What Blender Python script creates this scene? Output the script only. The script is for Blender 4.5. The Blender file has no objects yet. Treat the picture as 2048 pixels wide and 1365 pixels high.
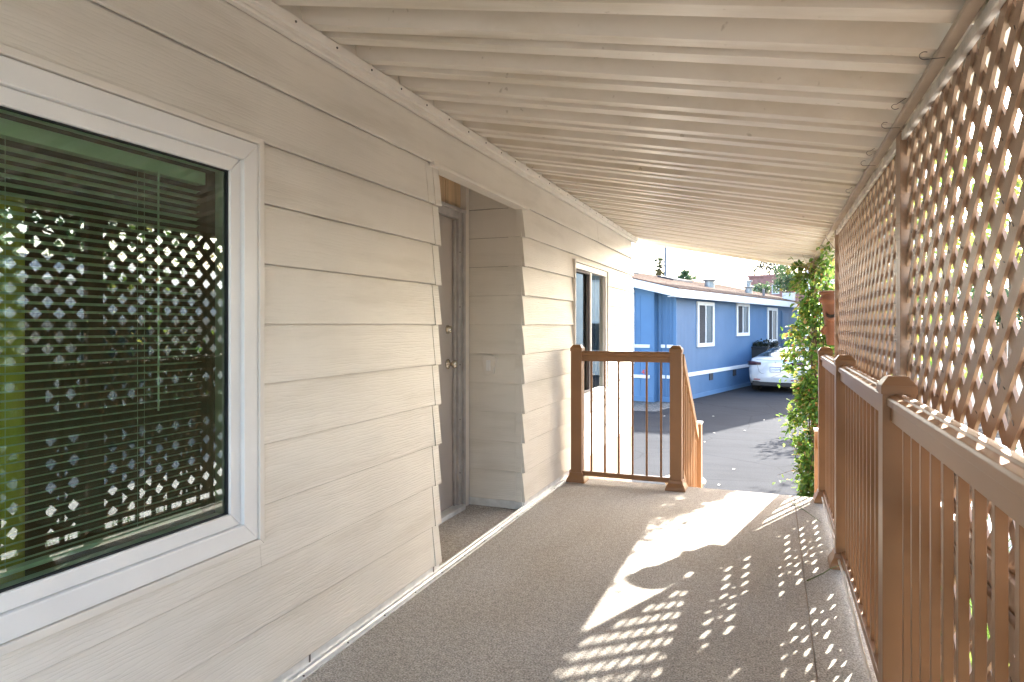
import bpy, bmesh, math, random
from mathutils import Vector, Matrix
R = math.radians
random.seed(7)
scene = bpy.context.scene
COL = scene.collection

# ------------------------------------------------------------------ camera
CAMX, CAMH = 1.61, 1.27
YAW = 21.3
cam_d = bpy.data.cameras.new('camera')
cam = bpy.data.objects.new('camera', cam_d); COL.objects.link(cam)
cam.location = (CAMX, 0, CAMH)
cam.rotation_euler = (R(90), 0, R(YAW))
cam_d.sensor_width = 36.0
cam_d.lens = 36.0 * 1336.0 / 2048.0
cam_d.shift_y = -30.5 / 2048.0
cam_d.clip_start = 0.02; cam_d.clip_end = 2000
scene.camera = cam

# ------------------------------------------------------------------ world, sun, exposure
SUN_AZ, SUN_EL = 23.3, 30.5          # degrees right of +Y, above the horizon
world = bpy.data.worlds.new('World'); scene.world = world; world.use_nodes = True
wn = world.node_tree.nodes; wl = world.node_tree.links
wn.clear()
wo = wn.new('ShaderNodeOutputWorld'); bg = wn.new('ShaderNodeBackground'); sk = wn.new('ShaderNodeTexSky')
sk.sky_type = 'NISHITA'; sk.sun_disc = False
sk.sun_elevation = R(SUN_EL); sk.sun_rotation = R(SUN_AZ)
sk.air_density = 1.0; sk.dust_density = 2.5; sk.ozone_density = 1.0
bg.inputs['Strength'].default_value = 0.12
wl.new(sk.outputs['Color'], bg.inputs['Color']); wl.new(bg.outputs['Background'], wo.inputs['Surface'])
sun_d = bpy.data.lights.new('sun', 'SUN'); sun_d.energy = 3.2; sun_d.angle = R(0.55); sun_d.color = (1.0, .955, .88)
sun = bpy.data.objects.new('sun', sun_d); COL.objects.link(sun)
sdir = Vector((math.sin(R(SUN_AZ)) * math.cos(R(SUN_EL)), math.cos(R(SUN_AZ)) * math.cos(R(SUN_EL)), math.sin(R(SUN_EL))))
sun.rotation_euler = sdir.to_track_quat('Z', 'Y').to_euler()
sun.location = (6, 20, 15)
vs = scene.view_settings
vs.view_transform = 'Standard'; vs.look = 'None'; vs.gamma = 1.0; vs.exposure = 3.7
try: vs.use_curve_mapping = False
except Exception: pass
cy = scene.cycles
cy.max_bounces = 10; cy.diffuse_bounces = 6; cy.glossy_bounces = 5; cy.transparent_max_bounces = 16
cy.use_denoising = True

# ------------------------------------------------------------------ materials
MATS = {}
def nodes_of(m):
    return m.node_tree.nodes, m.node_tree.links
def base_mat(name, col, rough=.6, spec=.35, metal=0.0):
    m = bpy.data.materials.new(name); m.use_nodes = True
    n, l = nodes_of(m)
    p = n['Principled BSDF']
    p.inputs['Base Color'].default_value = (*col, 1); p.inputs['Roughness'].default_value = rough
    p.inputs['Specular IOR Level'].default_value = spec; p.inputs['Metallic'].default_value = metal
    MATS[name] = m
    return m, n, l, p
def coords(n, l, scale=(1, 1, 1)):
    tc = n.new('ShaderNodeTexCoord'); mp = n.new('ShaderNodeMapping')
    mp.inputs['Scale'].default_value = scale
    l.new(tc.outputs['Object'], mp.inputs['Vector'])
    return mp.outputs['Vector']
def noise(n, l, vec, scale, detail=4, rough=.55):
    t = n.new('ShaderNodeTexNoise'); t.inputs['Scale'].default_value = scale
    t.inputs['Detail'].default_value = detail; t.inputs['Roughness'].default_value = rough
    l.new(vec, t.inputs['Vector']); return t.outputs['Fac']
def ramp(n, l, fac, stops):
    r = n.new('ShaderNodeValToRGB'); e = r.color_ramp.elements
    while len(e) > 1: e.remove(e[-1])
    e[0].position = stops[0][0]; e[0].color = (*stops[0][1], 1)
    for p, c in stops[1:]:
        k = e.new(p); k.color = (*c, 1)
    l.new(fac, r.inputs['Fac']); return r.outputs['Color']
def bump(n, l, h, p, strength=.3, dist=.01, prev=None):
    b = n.new('ShaderNodeBump'); b.inputs['Strength'].default_value = strength; b.inputs['Distance'].default_value = dist
    l.new(h, b.inputs['Height'])
    if prev: l.new(prev, b.inputs['Normal'])
    l.new(b.outputs['Normal'], p.inputs['Normal']); return b.outputs['Normal']
def mul(col, k): return tuple(c * k for c in col)
def mottled(name, col, rough=.6, spec=.35, scale=3.0, amt=.12, bumps=(), metal=0.0, detail=5, stretch=(1, 1, 1)):
    """paint-like material: base colour with soft mottling plus fine relief"""
    m, n, l, p = base_mat(name, col, rough, spec, metal)
    v = coords(n, l, stretch)
    f = noise(n, l, v, scale, detail)
    l.new(ramp(n, l, f, [(.3, mul(col, 1 - amt)), (.7, mul(col, 1 + amt))]), p.inputs['Base Color'])
    prev = None
    for (st, sc, stren, dist) in bumps:
        prev = bump(n, l, noise(n, l, coords(n, l, st), sc, 4), p, stren, dist, prev)
    return m

def grain_siding(name, col, axis):
    """embossed wood-grain aluminium siding; axis = direction of the board"""
    m, n, l, p = base_mat(name, col, .42, .4)
    st = {'Y': (8, .9, 8), 'X': (.9, 8, 8)}[axis]
    v = coords(n, l, st)
    d = n.new('ShaderNodeTexNoise'); d.inputs['Scale'].default_value = 1.2; d.inputs['Detail'].default_value = 3
    l.new(v, d.inputs['Vector'])
    w = n.new('ShaderNodeTexWave'); w.wave_type = 'BANDS'; w.bands_direction = 'Z'
    w.inputs['Scale'].default_value = 3.2; w.inputs['Distortion'].default_value = 9.0
    w.inputs['Detail'].default_value = 4; w.inputs['Detail Scale'].default_value = 1.6
    l.new(v, w.inputs['Vector'])
    r = n.new('ShaderNodeValToRGB'); r.color_ramp.elements[0].position = .0; r.color_ramp.elements[1].position = .30
    l.new(w.outputs['Fac'], r.inputs['Fac'])
    fine = noise(n, l, coords(n, l, tuple(k * 1.0 for k in st)), 14, 3)
    nb = bump(n, l, r.outputs['Color'], p, .45, .0012)
    bump(n, l, fine, p, .5, .0011, nb)
    f = noise(n, l, coords(n, l), 1.7, 4)
    dirt = noise(n, l, coords(n, l, {'Y': (1, .6, 5), 'X': (.6, 1, 5)}[axis]), 2.2, 6)
    c1 = ramp(n, l, f, [(.3, mul(col, .93)), (.7, mul(col, 1.04))])
    mx = n.new('ShaderNodeMixRGB'); mx.blend_type = 'MULTIPLY'; mx.inputs['Fac'].default_value = .55
    l.new(c1, mx.inputs['Color1']); l.new(ramp(n, l, dirt, [(.30, (.80, .78, .74)), (.52, (1, 1, 1))]), mx.inputs['Color2'])
    l.new(mx.outputs['Color'], p.inputs['Base Color'])
    return m

BEIGE = (.69, .64, .56)
grain_siding('siding_y', BEIGE, 'Y'); grain_siding('siding_x', BEIGE, 'X')
mottled('beige_trim', (.69, .64, .565), .45, .35, 6, .05, [((1, 1, 1), 60, .1, .001)])
mottled('beige_dark_gap', (.22, .19, .16), .7, .2, 8, .15)
mottled('roof_pan', (.72, .66, .565), .38, .4, 2.0, .05, [((.4, 2, 1), 5, .10, .004), ((1, 1, 1), 120, .05, .0006)])
def pan_marks():
    m = MATS['roof_pan']; n, l = nodes_of(m); p = n['Principled BSDF']
    src = p.inputs['Base Color'].links[0].from_socket
    tc = n.new('ShaderNodeTexCoord'); oi = n.new('ShaderNodeObjectInfo'); ad = n.new('ShaderNodeVectorMath'); ad.operation = 'ADD'
    l.new(tc.outputs['Object'], ad.inputs[0]); l.new(oi.outputs['Location'], ad.inputs[1])
    mp = n.new('ShaderNodeMapping'); mp.inputs['Scale'].default_value = (.8, 5, 1); l.new(ad.outputs[0], mp.inputs['Vector'])
    f = noise(n, l, mp.outputs['Vector'], 1.6, 6, .62)
    sp = noise(n, l, ad.outputs[0], 26, 2, .5)
    mx = n.new('ShaderNodeMixRGB'); mx.blend_type = 'MULTIPLY'; mx.inputs['Fac'].default_value = .75
    l.new(src, mx.inputs['Color1']); l.new(ramp(n, l, f, [(.34, (.80, .76, .68)), (.52, (1, 1, 1))]), mx.inputs['Color2'])
    m2 = n.new('ShaderNodeMixRGB'); m2.blend_type = 'MULTIPLY'; m2.inputs['Fac'].default_value = .5
    l.new(mx.outputs['Color'], m2.inputs['Color1']); l.new(ramp(n, l, sp, [(.24, (.5, .45, .38)), (.29, (1, 1, 1))]), m2.inputs['Color2'])
    l.new(m2.outputs['Color'], p.inputs['Base Color'])
pan_marks()
mottled('vinyl_white', (.74, .72, .685), .35, .45, 5, .03, [((1, 1, 1), 90, .05, .0006)])
mottled('alu_trim', (.66, .66, .64), .38, .5, 14, .16, [((1, 1, 1), 70, .12, .001)], metal=.25)
mottled('door_paint', (.40, .36, .32), .4, .4, 3, .06)
mottled('door_frame_metal', (.42, .40, .38), .4, .4, 9, .2, [((1, 1, 1), 60, .15, .001)], metal=.35)
mottled('tan_panel', (.58, .43, .27), .6, .3, 3, .25, stretch=(9, 9, .5))
mottled('brass_nickel', (.62, .56, .46), .22, .5, 20, .1, metal=.95)
mottled('railing_paint', (.235, .112, .044), .42, .4, 4, .07, [((1, 1, 1), 220, .10, .0006)])
mottled('stair_wood', (.36, .20, .095), .55, .35, 3, .14, [((6, 6, .8), 12, .2, .002)])
mottled('lattice_paint', (.32, .205, .13), .46, .4, 5, .12, [((30, 30, 3), 9, .35, .0016), ((1, 1, 1), 90, .15, .0008)])
mottled('lattice_trim', (.60, .55, .48), .6, .3, 12, .3, [((2, 1, 8), 12, .3, .002)])
mottled('beam_paint', (.38, .31, .24), .5, .35, 4, .2, [((1, 1, 1), 40, .2, .002)])
mottled('terracotta', (.20, .088, .05), .7, .25, 9, .22, [((1, 1, 1), 40, .2, .003)])
mottled('stone_bowl', (.52, .44, .34), .8, .2, 12, .2, [((1, 1, 1), 40, .35, .004)])
mottled('soil', (.055, .042, .03), .95, .1, 30, .5, [((1, 1, 1), 60, .9, .02)])
mottled('wire', (.10, .085, .075), .5, .4, 10, .2)
mottled('cable_white', (.62, .57, .50), .5, .4, 10, .1)
mottled('twig_green', (.12, .15, .05), .6, .3, 10, .2)
mottled('dead_twig', (.36, .27, .18), .8, .2, 10, .3)
mottled('bark', (.14, .10, .07), .9, .15, 6, .4, [((3, 3, .6), 12, .8, .02)])
mottled('skirt_wood', (.46, .33, .23), .6, .3, 3, .15, [((8, 8, .8), 10, .25, .003)])
mottled('skirt_board', (.30, .19, .14), .55, .3, 3, .15)
mottled('deck_wood', (.32, .23, .16), .7, .25, 4, .2, [((8, .8, 8), 8, .3, .003)])
mottled('blind_slat', (.84, .84, .80), .45, .35, 4, .03)
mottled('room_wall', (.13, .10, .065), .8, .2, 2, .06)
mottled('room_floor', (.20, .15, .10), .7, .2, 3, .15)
mottled('curtain_yellow', (.72, .58, .16), .8, .15, 3, .15, stretch=(6, 6, .5))
mottled('screen_mesh', (.10, .10, .11), .7, .2, 4, .1)
mottled('trim_white', (.56, .57, .58), .5, .35, 4, .04)
mottled('vent_dark', (.04, .04, .045), .8, .2, 20, .3)
mottled('vent_metal', (.20, .21, .22), .35, .5, 8, .15, metal=.6)
mottled('shingle', (.125, .082, .062), .9, .15, 16, .35, [((1, 1, 1), 30, .6, .02)])
mottled('cream_wall', (.80, .77, .70), .7, .25, 2, .06)
mottled('pale_block', (.78, .75, .69), .75, .2, 1.2, .07)
mottled('brick_red', (.26, .13, .11), .85, .2, 3, .2)
mottled('awning_white', (.80, .80, .78), .5, .35, 3, .04)
mottled('glass_dark', (.03, .045, .055), .06, .6, 2, .2)
mottled('tyre', (.02, .02, .021), .8, .25, 10, .2)
mottled('rim', (.30, .31, .33), .3, .5, 10, .1, metal=.8)
mottled('black_plastic', (.018, .018, .02), .5, .35, 10, .2)
mottled('lamp_red', (.28, .02, .025), .15, .6, 10, .1)
mottled('lamp_dark', (.05, .018, .022), .12, .6, 10, .1)
mottled('plate_white', (.80, .80, .80), .4, .4, 10, .03)
mottled('plate_ink', (.05, .07, .16), .5, .3, 10, .05)
mottled('sticker_red', (.55, .06, .05), .5, .3, 10, .1)
mottled('pole_metal', (.16, .15, .15), .6, .3, 4, .2)
mottled('litter', (.66, .62, .52), .7, .2, 20, .2)
mottled('concrete', (.55, .53, .49), .85, .2, 2.5, .14, [((1, 1, 1), 50, .3, .003)])
mottled('palm_dead', (.16, .115, .05), .9, .1, 5, .3)
mottled('bin_dark', (.025, .027, .03), .5, .35, 4, .2)

def car_paint():
    m, n, l, p = base_mat('car_white', (.50, .51, .52), .28, .5)
    p.inputs['Coat Weight'].default_value = .6; p.inputs['Coat Roughness'].default_value = .06
    f = noise(n, l, coords(n, l), 3, 3)
    l.new(ramp(n, l, f, [(.3, (.47, .48, .495)), (.7, (.52, .53, .545))]), p.inputs['Base Color'])
car_paint()

def carpet(name, c0, c1, stain):
    m, n, l, p = base_mat(name, c0, .95, .08)
    v = coords(n, l)
    fine = noise(n, l, v, 135, 3, .75)
    mid = noise(n, l, v, 36, 4, .6)
    big = noise(n, l, coords(n, l, (1, .6, 1)), 1.5, 5, .6)
    mx = n.new('ShaderNodeMath'); mx.operation = 'MULTIPLY_ADD'; mx.inputs[1].default_value = .8
    l.new(fine, mx.inputs[0])
    m2 = n.new('ShaderNodeMath'); m2.operation = 'MULTIPLY'; m2.inputs[1].default_value = .2; l.new(mid, m2.inputs[0])
    l.new(m2.outputs[0], mx.inputs[2])
    c = ramp(n, l, mx.outputs[0], [(.38, mul(c0, .45)), (.5, c0), (.62, mul(c1, 1.2))])
    mm = n.new('ShaderNodeMixRGB'); mm.blend_type = 'MULTIPLY'; mm.inputs['Fac'].default_value = .8
    l.new(c, mm.inputs['Color1']); l.new(ramp(n, l, big, [(.32, stain), (.62, (1, 1, 1))]), mm.inputs['Color2'])
    l.new(mm.outputs['Color'], p.inputs['Base Color'])
    bump(n, l, mx.outputs[0], p, .8, .006)
    p.inputs['Sheen Weight'].default_value = .15
carpet('carpet', (.39, .355, .31), (.54, .50, .445), (.80, .75, .67))

def asphalt():
    m, n, l, p = base_mat('asphalt', (.05, .05, .053), .95, .05)
    v = coords(n, l)
    fine = noise(n, l, v, 60, 3, .7); big = noise(n, l, v, .35, 6, .6); streak = noise(n, l, coords(n, l, (.5, 3, 1)), 1.2, 6, .65)
    c = ramp(n, l, fine, [(.3, (.021, .0225, .026)), (.7, (.043, .0455, .051))])
    mm = n.new('ShaderNodeMixRGB'); mm.blend_type = 'MULTIPLY'; mm.inputs['Fac'].default_value = 1
    l.new(c, mm.inputs['Color1']); l.new(ramp(n, l, big, [(.3, (.72, .72, .73)), (.7, (1.05, 1.05, 1.05))]), mm.inputs['Color2'])
    m3 = n.new('ShaderNodeMixRGB'); m3.blend_type = 'MULTIPLY'; m3.inputs['Fac'].default_value = .8
    l.new(mm.outputs['Color'], m3.inputs['Color1']); l.new(ramp(n, l, streak, [(.35, (.8, .8, .8)), (.6, (1, 1, 1))]), m3.inputs['Color2'])
    l.new(m3.outputs['Color'], p.inputs['Base Color'])
    vo = n.new('ShaderNodeTexVoronoi'); vo.feature = 'DISTANCE_TO_EDGE'; vo.inputs['Scale'].default_value = .55
    wv = n.new('ShaderNodeMixRGB'); wv.inputs['Fac'].default_value = .12
    nz2 = n.new('ShaderNodeTexNoise'); nz2.inputs['Scale'].default_value = 3.0; nz2.inputs['Detail'].default_value = 6
    l.new(v, nz2.inputs['Vector']); l.new(v, wv.inputs['Color1']); l.new(nz2.outputs['Color'], wv.inputs['Color2']); l.new(wv.outputs['Color'], vo.inputs['Vector'])
    m4 = n.new('ShaderNodeMixRGB'); m4.blend_type = 'MULTIPLY'; m4.inputs['Fac'].default_value = .7
    l.new(m3.outputs['Color'], m4.inputs['Color1']); l.new(ramp(n, l, vo.outputs['Distance'], [(.0, (.45, .45, .46)), (.010, (1, 1, 1))]), m4.inputs['Color2'])
    l.new(m4.outputs['Color'], p.inputs['Base Color'])
    bump(n, l, fine, p, .5, .006)
asphalt()

def gravel():
    m, n, l, p = base_mat('gravel', (.3, .29, .28), .95, .15)
    t = n.new('ShaderNodeTexVoronoi'); t.inputs['Scale'].default_value = 22
    l.new(coords(n, l), t.inputs['Vector'])
    l.new(ramp(n, l, t.outputs['Color'], [(.1, (.05, .048, .046)), (.9, (.16, .155, .145))]), p.inputs['Base Color'])
    bump(n, l, t.outputs['Distance'], p, .8, .03)
gravel()

def blue_siding():
    """T1-11 style painted panel: narrow vertical grooves, far away"""
    m, n, l, p = base_mat('blue_siding', (.10, .22, .50), .6, .3)
    w = n.new('ShaderNodeTexWave'); w.wave_type = 'BANDS'; w.bands_direction = 'X'; w.inputs['Scale'].default_value = 3.1
    w.inputs['Distortion'].default_value = .15
    tc = n.new('ShaderNodeTexCoord'); l.new(tc.outputs['Object'], w.inputs['Vector'])
    sp = n.new('ShaderNodeSeparateXYZ'); l.new(tc.outputs['Object'], sp.inputs[0])
    ad = n.new('ShaderNodeMath'); ad.operation = 'ADD'; l.new(sp.outputs['X'], ad.inputs[0]); l.new(sp.outputs['Y'], ad.inputs[1])
    cb = n.new('ShaderNodeCombineXYZ'); l.new(ad.outputs[0], cb.inputs[0]); l.new(cb.outputs[0], w.inputs['Vector'])
    r = n.new('ShaderNodeValToRGB'); r.color_ramp.elements[0].position = .02; r.color_ramp.elements[1].position = .14
    l.new(w.outputs['Fac'], r.inputs['Fac'])
    bump(n, l, r.outputs['Color'], p, .7, .02)
    f = noise(n, l, coords(n, l), 1.2, 5)
    l.new(ramp(n, l, f, [(.3, (.046, .108, .21)), (.7, (.058, .128, .24))]), p.inputs['Base Color'])
blue_siding()
mottled('blue_trim', (.062, .138, .255), .6, .3, 2, .05)
mottled('blue_panel', (.066, .146, .27), .6, .3, 2, .05)

def glass(name, tint, ior=1.9, rough=0.0):
    m = bpy.data.materials.new(name); m.use_nodes = True
    n, l = nodes_of(m); n.clear()
    o = n.new('ShaderNodeOutputMaterial'); mix = n.new('ShaderNodeMixShader')
    t = n.new('ShaderNodeBsdfTransparent'); g = n.new('ShaderNodeBsdfGlossy'); fr = n.new('ShaderNodeFresnel')
    t.inputs['Color'].default_value = (*tint, 1); g.inputs['Roughness'].default_value = rough
    g.inputs['Color'].default_value = (.95, 1, .98, 1); fr.inputs['IOR'].default_value = ior
    # faint waviness of the pane
    b = n.new('ShaderNodeBump'); b.inputs['Strength'].default_value = .008; b.inputs['Distance'].default_value = .002
    tc = n.new('ShaderNodeTexCoord'); nz = n.new('ShaderNodeTexNoise'); nz.inputs['Scale'].default_value = 2.0
    l.new(tc.outputs['Object'], nz.inputs['Vector']); l.new(nz.outputs['Fac'], b.inputs['Height']); l.new(b.outputs['Normal'], g.inputs['Normal'])
    l.new(fr.outputs['Fac'], mix.inputs['Fac']); l.new(t.outputs[0], mix.inputs[1]); l.new(g.outputs[0], mix.inputs[2])
    l.new(mix.outputs[0], o.inputs['Surface']); MATS[name] = m
glass('pane_outer', (.80, .94, .80), 1.85)
glass('pane_inner', (.80, .95, .80), 1.6)
glass('pane_far', (.45, .60, .55), 2.4)

def leaf_mat(name, stops, trans=.35, rough=.4):
    m = bpy.data.materials.new(name); m.use_nodes = True
    n, l = nodes_of(m); n.clear()
    o = n.new('ShaderNodeOutputMaterial'); mix = n.new('ShaderNodeMixShader'); mix.inputs['Fac'].default_value = trans
    p = n.new('ShaderNodeBsdfPrincipled'); t = n.new('ShaderNodeBsdfTranslucent')
    p.inputs['Roughness'].default_value = rough; p.inputs['Specular IOR Level'].default_value = .45
    geo = n.new('ShaderNodeNewGeometry')
    c = ramp(n, l, geo.outputs['Random Per Island'], stops)
    h = n.new('ShaderNodeHueSaturation'); h.inputs['Value'].default_value = 1.6; h.inputs['Hue'].default_value = .485
    l.new(c, p.inputs['Base Color']); l.new(c, h.inputs['Color']); l.new(h.outputs['Color'], t.inputs['Color'])
    l.new(p.outputs[0], mix.inputs[1]); l.new(t.outputs[0], mix.inputs[2]); l.new(mix.outputs[0], o.inputs['Surface']); MATS[name] = m
leaf_mat('leaf_vine', [(0, (.045, .12, .02)), (.4, (.095, .20, .03)), (.75, (.18, .27, .045)), (.92, (.30, .29, .07)), (1, (.30, .13, .05))], .42, .3)
leaf_mat('leaf_tree', [(0, (.025, .06, .025)), (.6, (.05, .10, .035)), (1, (.09, .13, .045))], .25, .5)
leaf_mat('leaf_yellow', [(0, (.10, .15, .03)), (.6, (.17, .21, .035)), (1, (.30, .26, .05))], .45, .4)
leaf_mat('leaf_sparse', [(0, (.02, .025, .018)), (1, (.045, .05, .03))], .2, .6)
leaf_mat('leaf_palm', [(0, (.02, .035, .014)), (1, (.045, .06, .025))], .2, .5)
leaf_mat('leaf_dark', [(0, (.008, .012, .008)), (1, (.02, .03, .016))], .1, .5)
leaf_mat('grass', [(0, (.05, .11, .02)), (.6, (.09, .17, .03)), (1, (.18, .20, .06))], .35, .5)

# ------------------------------------------------------------------ mesh helpers
class MB:
    """collects shapes for ONE mesh object"""
    def __init__(s): s.v = []; s.f = []
    def add(s, vs, fs):
        o = len(s.v); s.v += [tuple(v) for v in vs]; s.f += [tuple(i + o for i in f) for f in fs]; return s
    def box(s, x0, x1, y0, y1, z0, z1):
        return s.add([(x0, y0, z0), (x1, y0, z0), (x1, y1, z0), (x0, y1, z0), (x0, y0, z1), (x1, y0, z1), (x1, y1, z1), (x0, y1, z1)],
                     [(0, 3, 2, 1), (4, 5, 6, 7), (0, 1, 5, 4), (1, 2, 6, 5), (2, 3, 7, 6), (3, 0, 4, 7)])
    def prism(s, poly, a, b, axis='Y'):
        """extrude a polygon; axis Y: poly is (x,z); axis X: poly is (y,z); axis Z: poly is (x,y)"""
        def P(p, t):
            return {'Y': (p[0], t, p[1]), 'X': (t, p[0], p[1]), 'Z': (p[0], p[1], t)}[axis]
        n = len(poly)
        s.add([P(p, a) for p in poly] + [P(p, b) for p in poly],
              [tuple(range(n)), tuple(range(2 * n - 1, n - 1, -1))] + [(i, i + n, (i + 1) % n + n, (i + 1) % n) for i in range(n)])
        return s
    def lathe(s, prof, seg=24, c=(0, 0, 0)):
        vs = []; fs = []; m = len(prof)
        for k in range(seg):
            a = 2 * math.pi * k / seg
            for r, z in prof: vs.append((c[0] + r * math.cos(a), c[1] + r * math.sin(a), c[2] + z))
        for k in range(seg):
            for i in range(m - 1):
                fs.append((k * m + i, ((k + 1) % seg) * m + i, ((k + 1) % seg) * m + i + 1, k * m + i + 1))
        return s.add(vs, fs)
    def tube(s, pts, r, seg=8, r1=None):
        pts = [Vector(p) for p in pts]; n = len(pts); vs = []; fs = []
        r1 = r if r1 is None else r1
        up = Vector((0, 0, 1))
        for i, p in enumerate(pts):
            d = (pts[min(i + 1, n - 1)] - pts[max(i - 1, 0)]).normalized()
            a = d.cross(up)
            if a.length < .05: a = d.cross(Vector((1, 0, 0)))
            a.normalize(); b = d.cross(a)
            rr = r + (r1 - r) * i / max(1, n - 1)
            for k in range(seg):
                t = 2 * math.pi * k / seg
                vs.append(p + a * math.cos(t) * rr + b * math.sin(t) * rr)
        for i in range(n - 1):
            for k in range(seg):
                fs.append((i * seg + k, i * seg + (k + 1) % seg, (i + 1) * seg + (k + 1) % seg, (i + 1) * seg + k))
        fs.append(tuple(range(seg - 1, -1, -1))); fs.append(tuple((n - 1) * seg + k for k in range(seg)))
        return s.add(vs, fs)
    def mesh(s, name, mat, bevel=0.0, smooth=False, seg=2):
        me = bpy.data.meshes.new(name)
        me.from_pydata(s.v, [], s.f)
        bm = bmesh.new(); bm.from_mesh(me)
        bmesh.ops.recalc_face_normals(bm, faces=bm.faces)
        if bevel > 0:
            es = [e for e in bm.edges if len(e.link_faces) == 2 and e.calc_face_angle(0) > R(25)]
            bmesh.ops.bevel(bm, geom=es, offset=bevel, segments=seg, affect='EDGES', profile=.5, clamp_overlap=True)
        bm.to_mesh(me); bm.free()
        me.materials.append(MATS[mat])
        if smooth:
            for p in me.polygons: p.use_smooth = True
        me.update()
        return me
    def build(s, name, mat, parent=None, bevel=0.0, smooth=False, loc=None, rot=None, seg=2):
        return link(name, s.mesh(name, mat, bevel, smooth, seg), parent, loc, rot)
def link(name, me, parent=None, loc=None, rot=None):
    o = bpy.data.objects.new(name, me); COL.objects.link(o)
    if parent is not None: o.parent = parent
    if loc is not None: o.location = loc
    if rot is not None: o.rotation_euler = rot
    return o
def empty(name, loc=(0, 0, 0), rz=0, label=None, cat=None, group=None):
    o = bpy.data.objects.new(name, None); COL.objects.link(o)
    o.empty_display_size = .1; o.location = loc; o.rotation_euler = (0, 0, rz)
    return tag(o, label, cat, group)
def tag(o, label=None, cat=None, group=None, kind=None):
    if label: o['label'] = label
    if cat: o['category'] = cat
    if group: o['group'] = group
    if kind: o['kind'] = kind
    return o
def text_obj(name, cu, parent):
    """lettering as a real mesh"""
    tmp = bpy.data.objects.new('tmp', cu); COL.objects.link(tmp)
    dg = bpy.context.evaluated_depsgraph_get(); me = bpy.data.meshes.new_from_object(tmp.evaluated_get(dg))
    COL.objects.unlink(tmp); bpy.data.objects.remove(tmp)
    return link(name, me, parent)
def bx(name, mat, parent, x0, x1, y0, y1, z0, z1, bevel=0.0):
    return MB().box(x0, x1, y0, y1, z0, z1).build(name, mat, parent, bevel)
def at(px, zc):
    """ground position seen at picture column px (2048 wide) at depth zc"""
    a = (px - 1024) / 1336 * zc
    c, s = math.cos(R(YAW)), math.sin(R(YAW))
    return CAMX + a * c - zc * s, a * s + zc * c

GZ = -0.85        # level of the driveway below the deck

# ------------------------------------------------------------------ ground
g = MB().add([(-400, -200, GZ), (400, -200, GZ), (400, 600, GZ), (-400, 600, GZ)], [(0, 1, 2, 3)]).build('driveway_asphalt', 'asphalt')
tag(g, 'grey asphalt driveway between the deck and the blue house', None, None, 'structure')
cd = MB().box(3.1, 9.0, -12, 15, GZ - .1, GZ + .012).build('concrete_path', 'concrete')
tag(cd, 'pale sunlit concrete drive beyond the lattice', None, None, 'structure')
gb = MB().add([(-5.0, 19.6, GZ + .006), (-2.8, 16.5, GZ + .006), (-1.05, 16.62, GZ + .006), (-.62, 18.7, GZ + .006), (-1.2, 19.6, GZ + .006)], [(0, 1, 2, 3, 4)]).build('gravel_bed', 'gravel')
tag(gb, 'patch of grey gravel at the foot of the blue house', 'gravel', None, 'stuff')

# grass and weeds growing in the strip outside the lattice
def blades(n, x0, x1, y0, y1, z, h0, h1, mat, name, w=.012):
    m = MB()
    for _ in range(n):
        x = random.uniform(x0, x1); y = random.uniform(y0, y1); h = random.uniform(h0, h1); a = random.uniform(0, 6.28)
        dx, dy = math.cos(a), math.sin(a); ln = h * random.uniform(.2, .8)
        px, py = -dy * w, dx * w
        m.add([(x - px, y - py, z), (x + px, y + py, z), (x + dx * ln * .5 + px * .7, y + dy * ln * .5 + py * .7, z + h * .65),
               (x + dx * ln * .5 - px * .7, y + dy * ln * .5 - py * .7, z + h * .65), (x + dx * ln, y + dy * ln, z + h)],
              [(0, 1, 2, 3), (3, 2, 4)])
    return m.build(name, mat)
gs = blades(5200, 2.3, 3.1, -1.5, 6.2, GZ, .12, .75, 'grass', 'grass_strip')
tag(gs, 'long green grass and weeds growing outside the lattice', 'grass', None, 'stuff')
bed = MB().box(2.2, 3.08, -12, 6.4, GZ - .1, GZ + .02).build('planting_bed', 'soil'); tag(bed, None, None, None, 'structure')

# ------------------------------------------------------------------ deck floor
DECK_Y0, DECK_Y1 = -.95, 5.42
deck = MB().box(.0, 2.14, DECK_Y0, DECK_Y1 - .02, -.16, -.012).build('deck_floor', 'deck_wood'); tag(deck, 'carpeted porch deck running along the beige wall', None, None, 'structure')
def sheet(name, x0, x1, y0, y1, z0, z1, mat, par): return MB().box(x0, x1, y0, y1, z0, z1).build(name, mat, par, .003)
sheet('carpet', .035, 1.758, DECK_Y0, DECK_Y1, -.012, 0, 'carpet', deck)
sheet('carpet', 1.762, 2.14, DECK_Y0, DECK_Y1, -.0125, -.0008, 'carpet', deck)
sheet('carpet', -.44, .004, 3.07, 4.325, -.012, -.002, 'carpet', deck)
MB().prism([(.0, .0), (.045, .0), (.045, .006), (.030, .010), (.026, .018), (.012, .018), (.010, .026), (.0, .026)], DECK_Y0, DECK_Y1 - .05).build('edge_strip', 'alu_trim', deck, .001)
scr = MB().lathe([(0, .0), (.005, 0), (.004, .003), (0, .004)], 8).mesh('screw', 'wire')
for i in range(24): link('screw', scr, deck, (.036, -1.0 + i * .27, .007))
for i in range(6):
    bx('deck_joist', 'deck_wood', deck, .05, 2.1, -.9 + i * 1.2, -.85 + i * 1.2, -.34, -.161)
bx('deck_fascia', 'deck_wood', deck, .05, 2.13, DECK_Y1 - .018, DECK_Y1 + .02, -.30, -.014)

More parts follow.
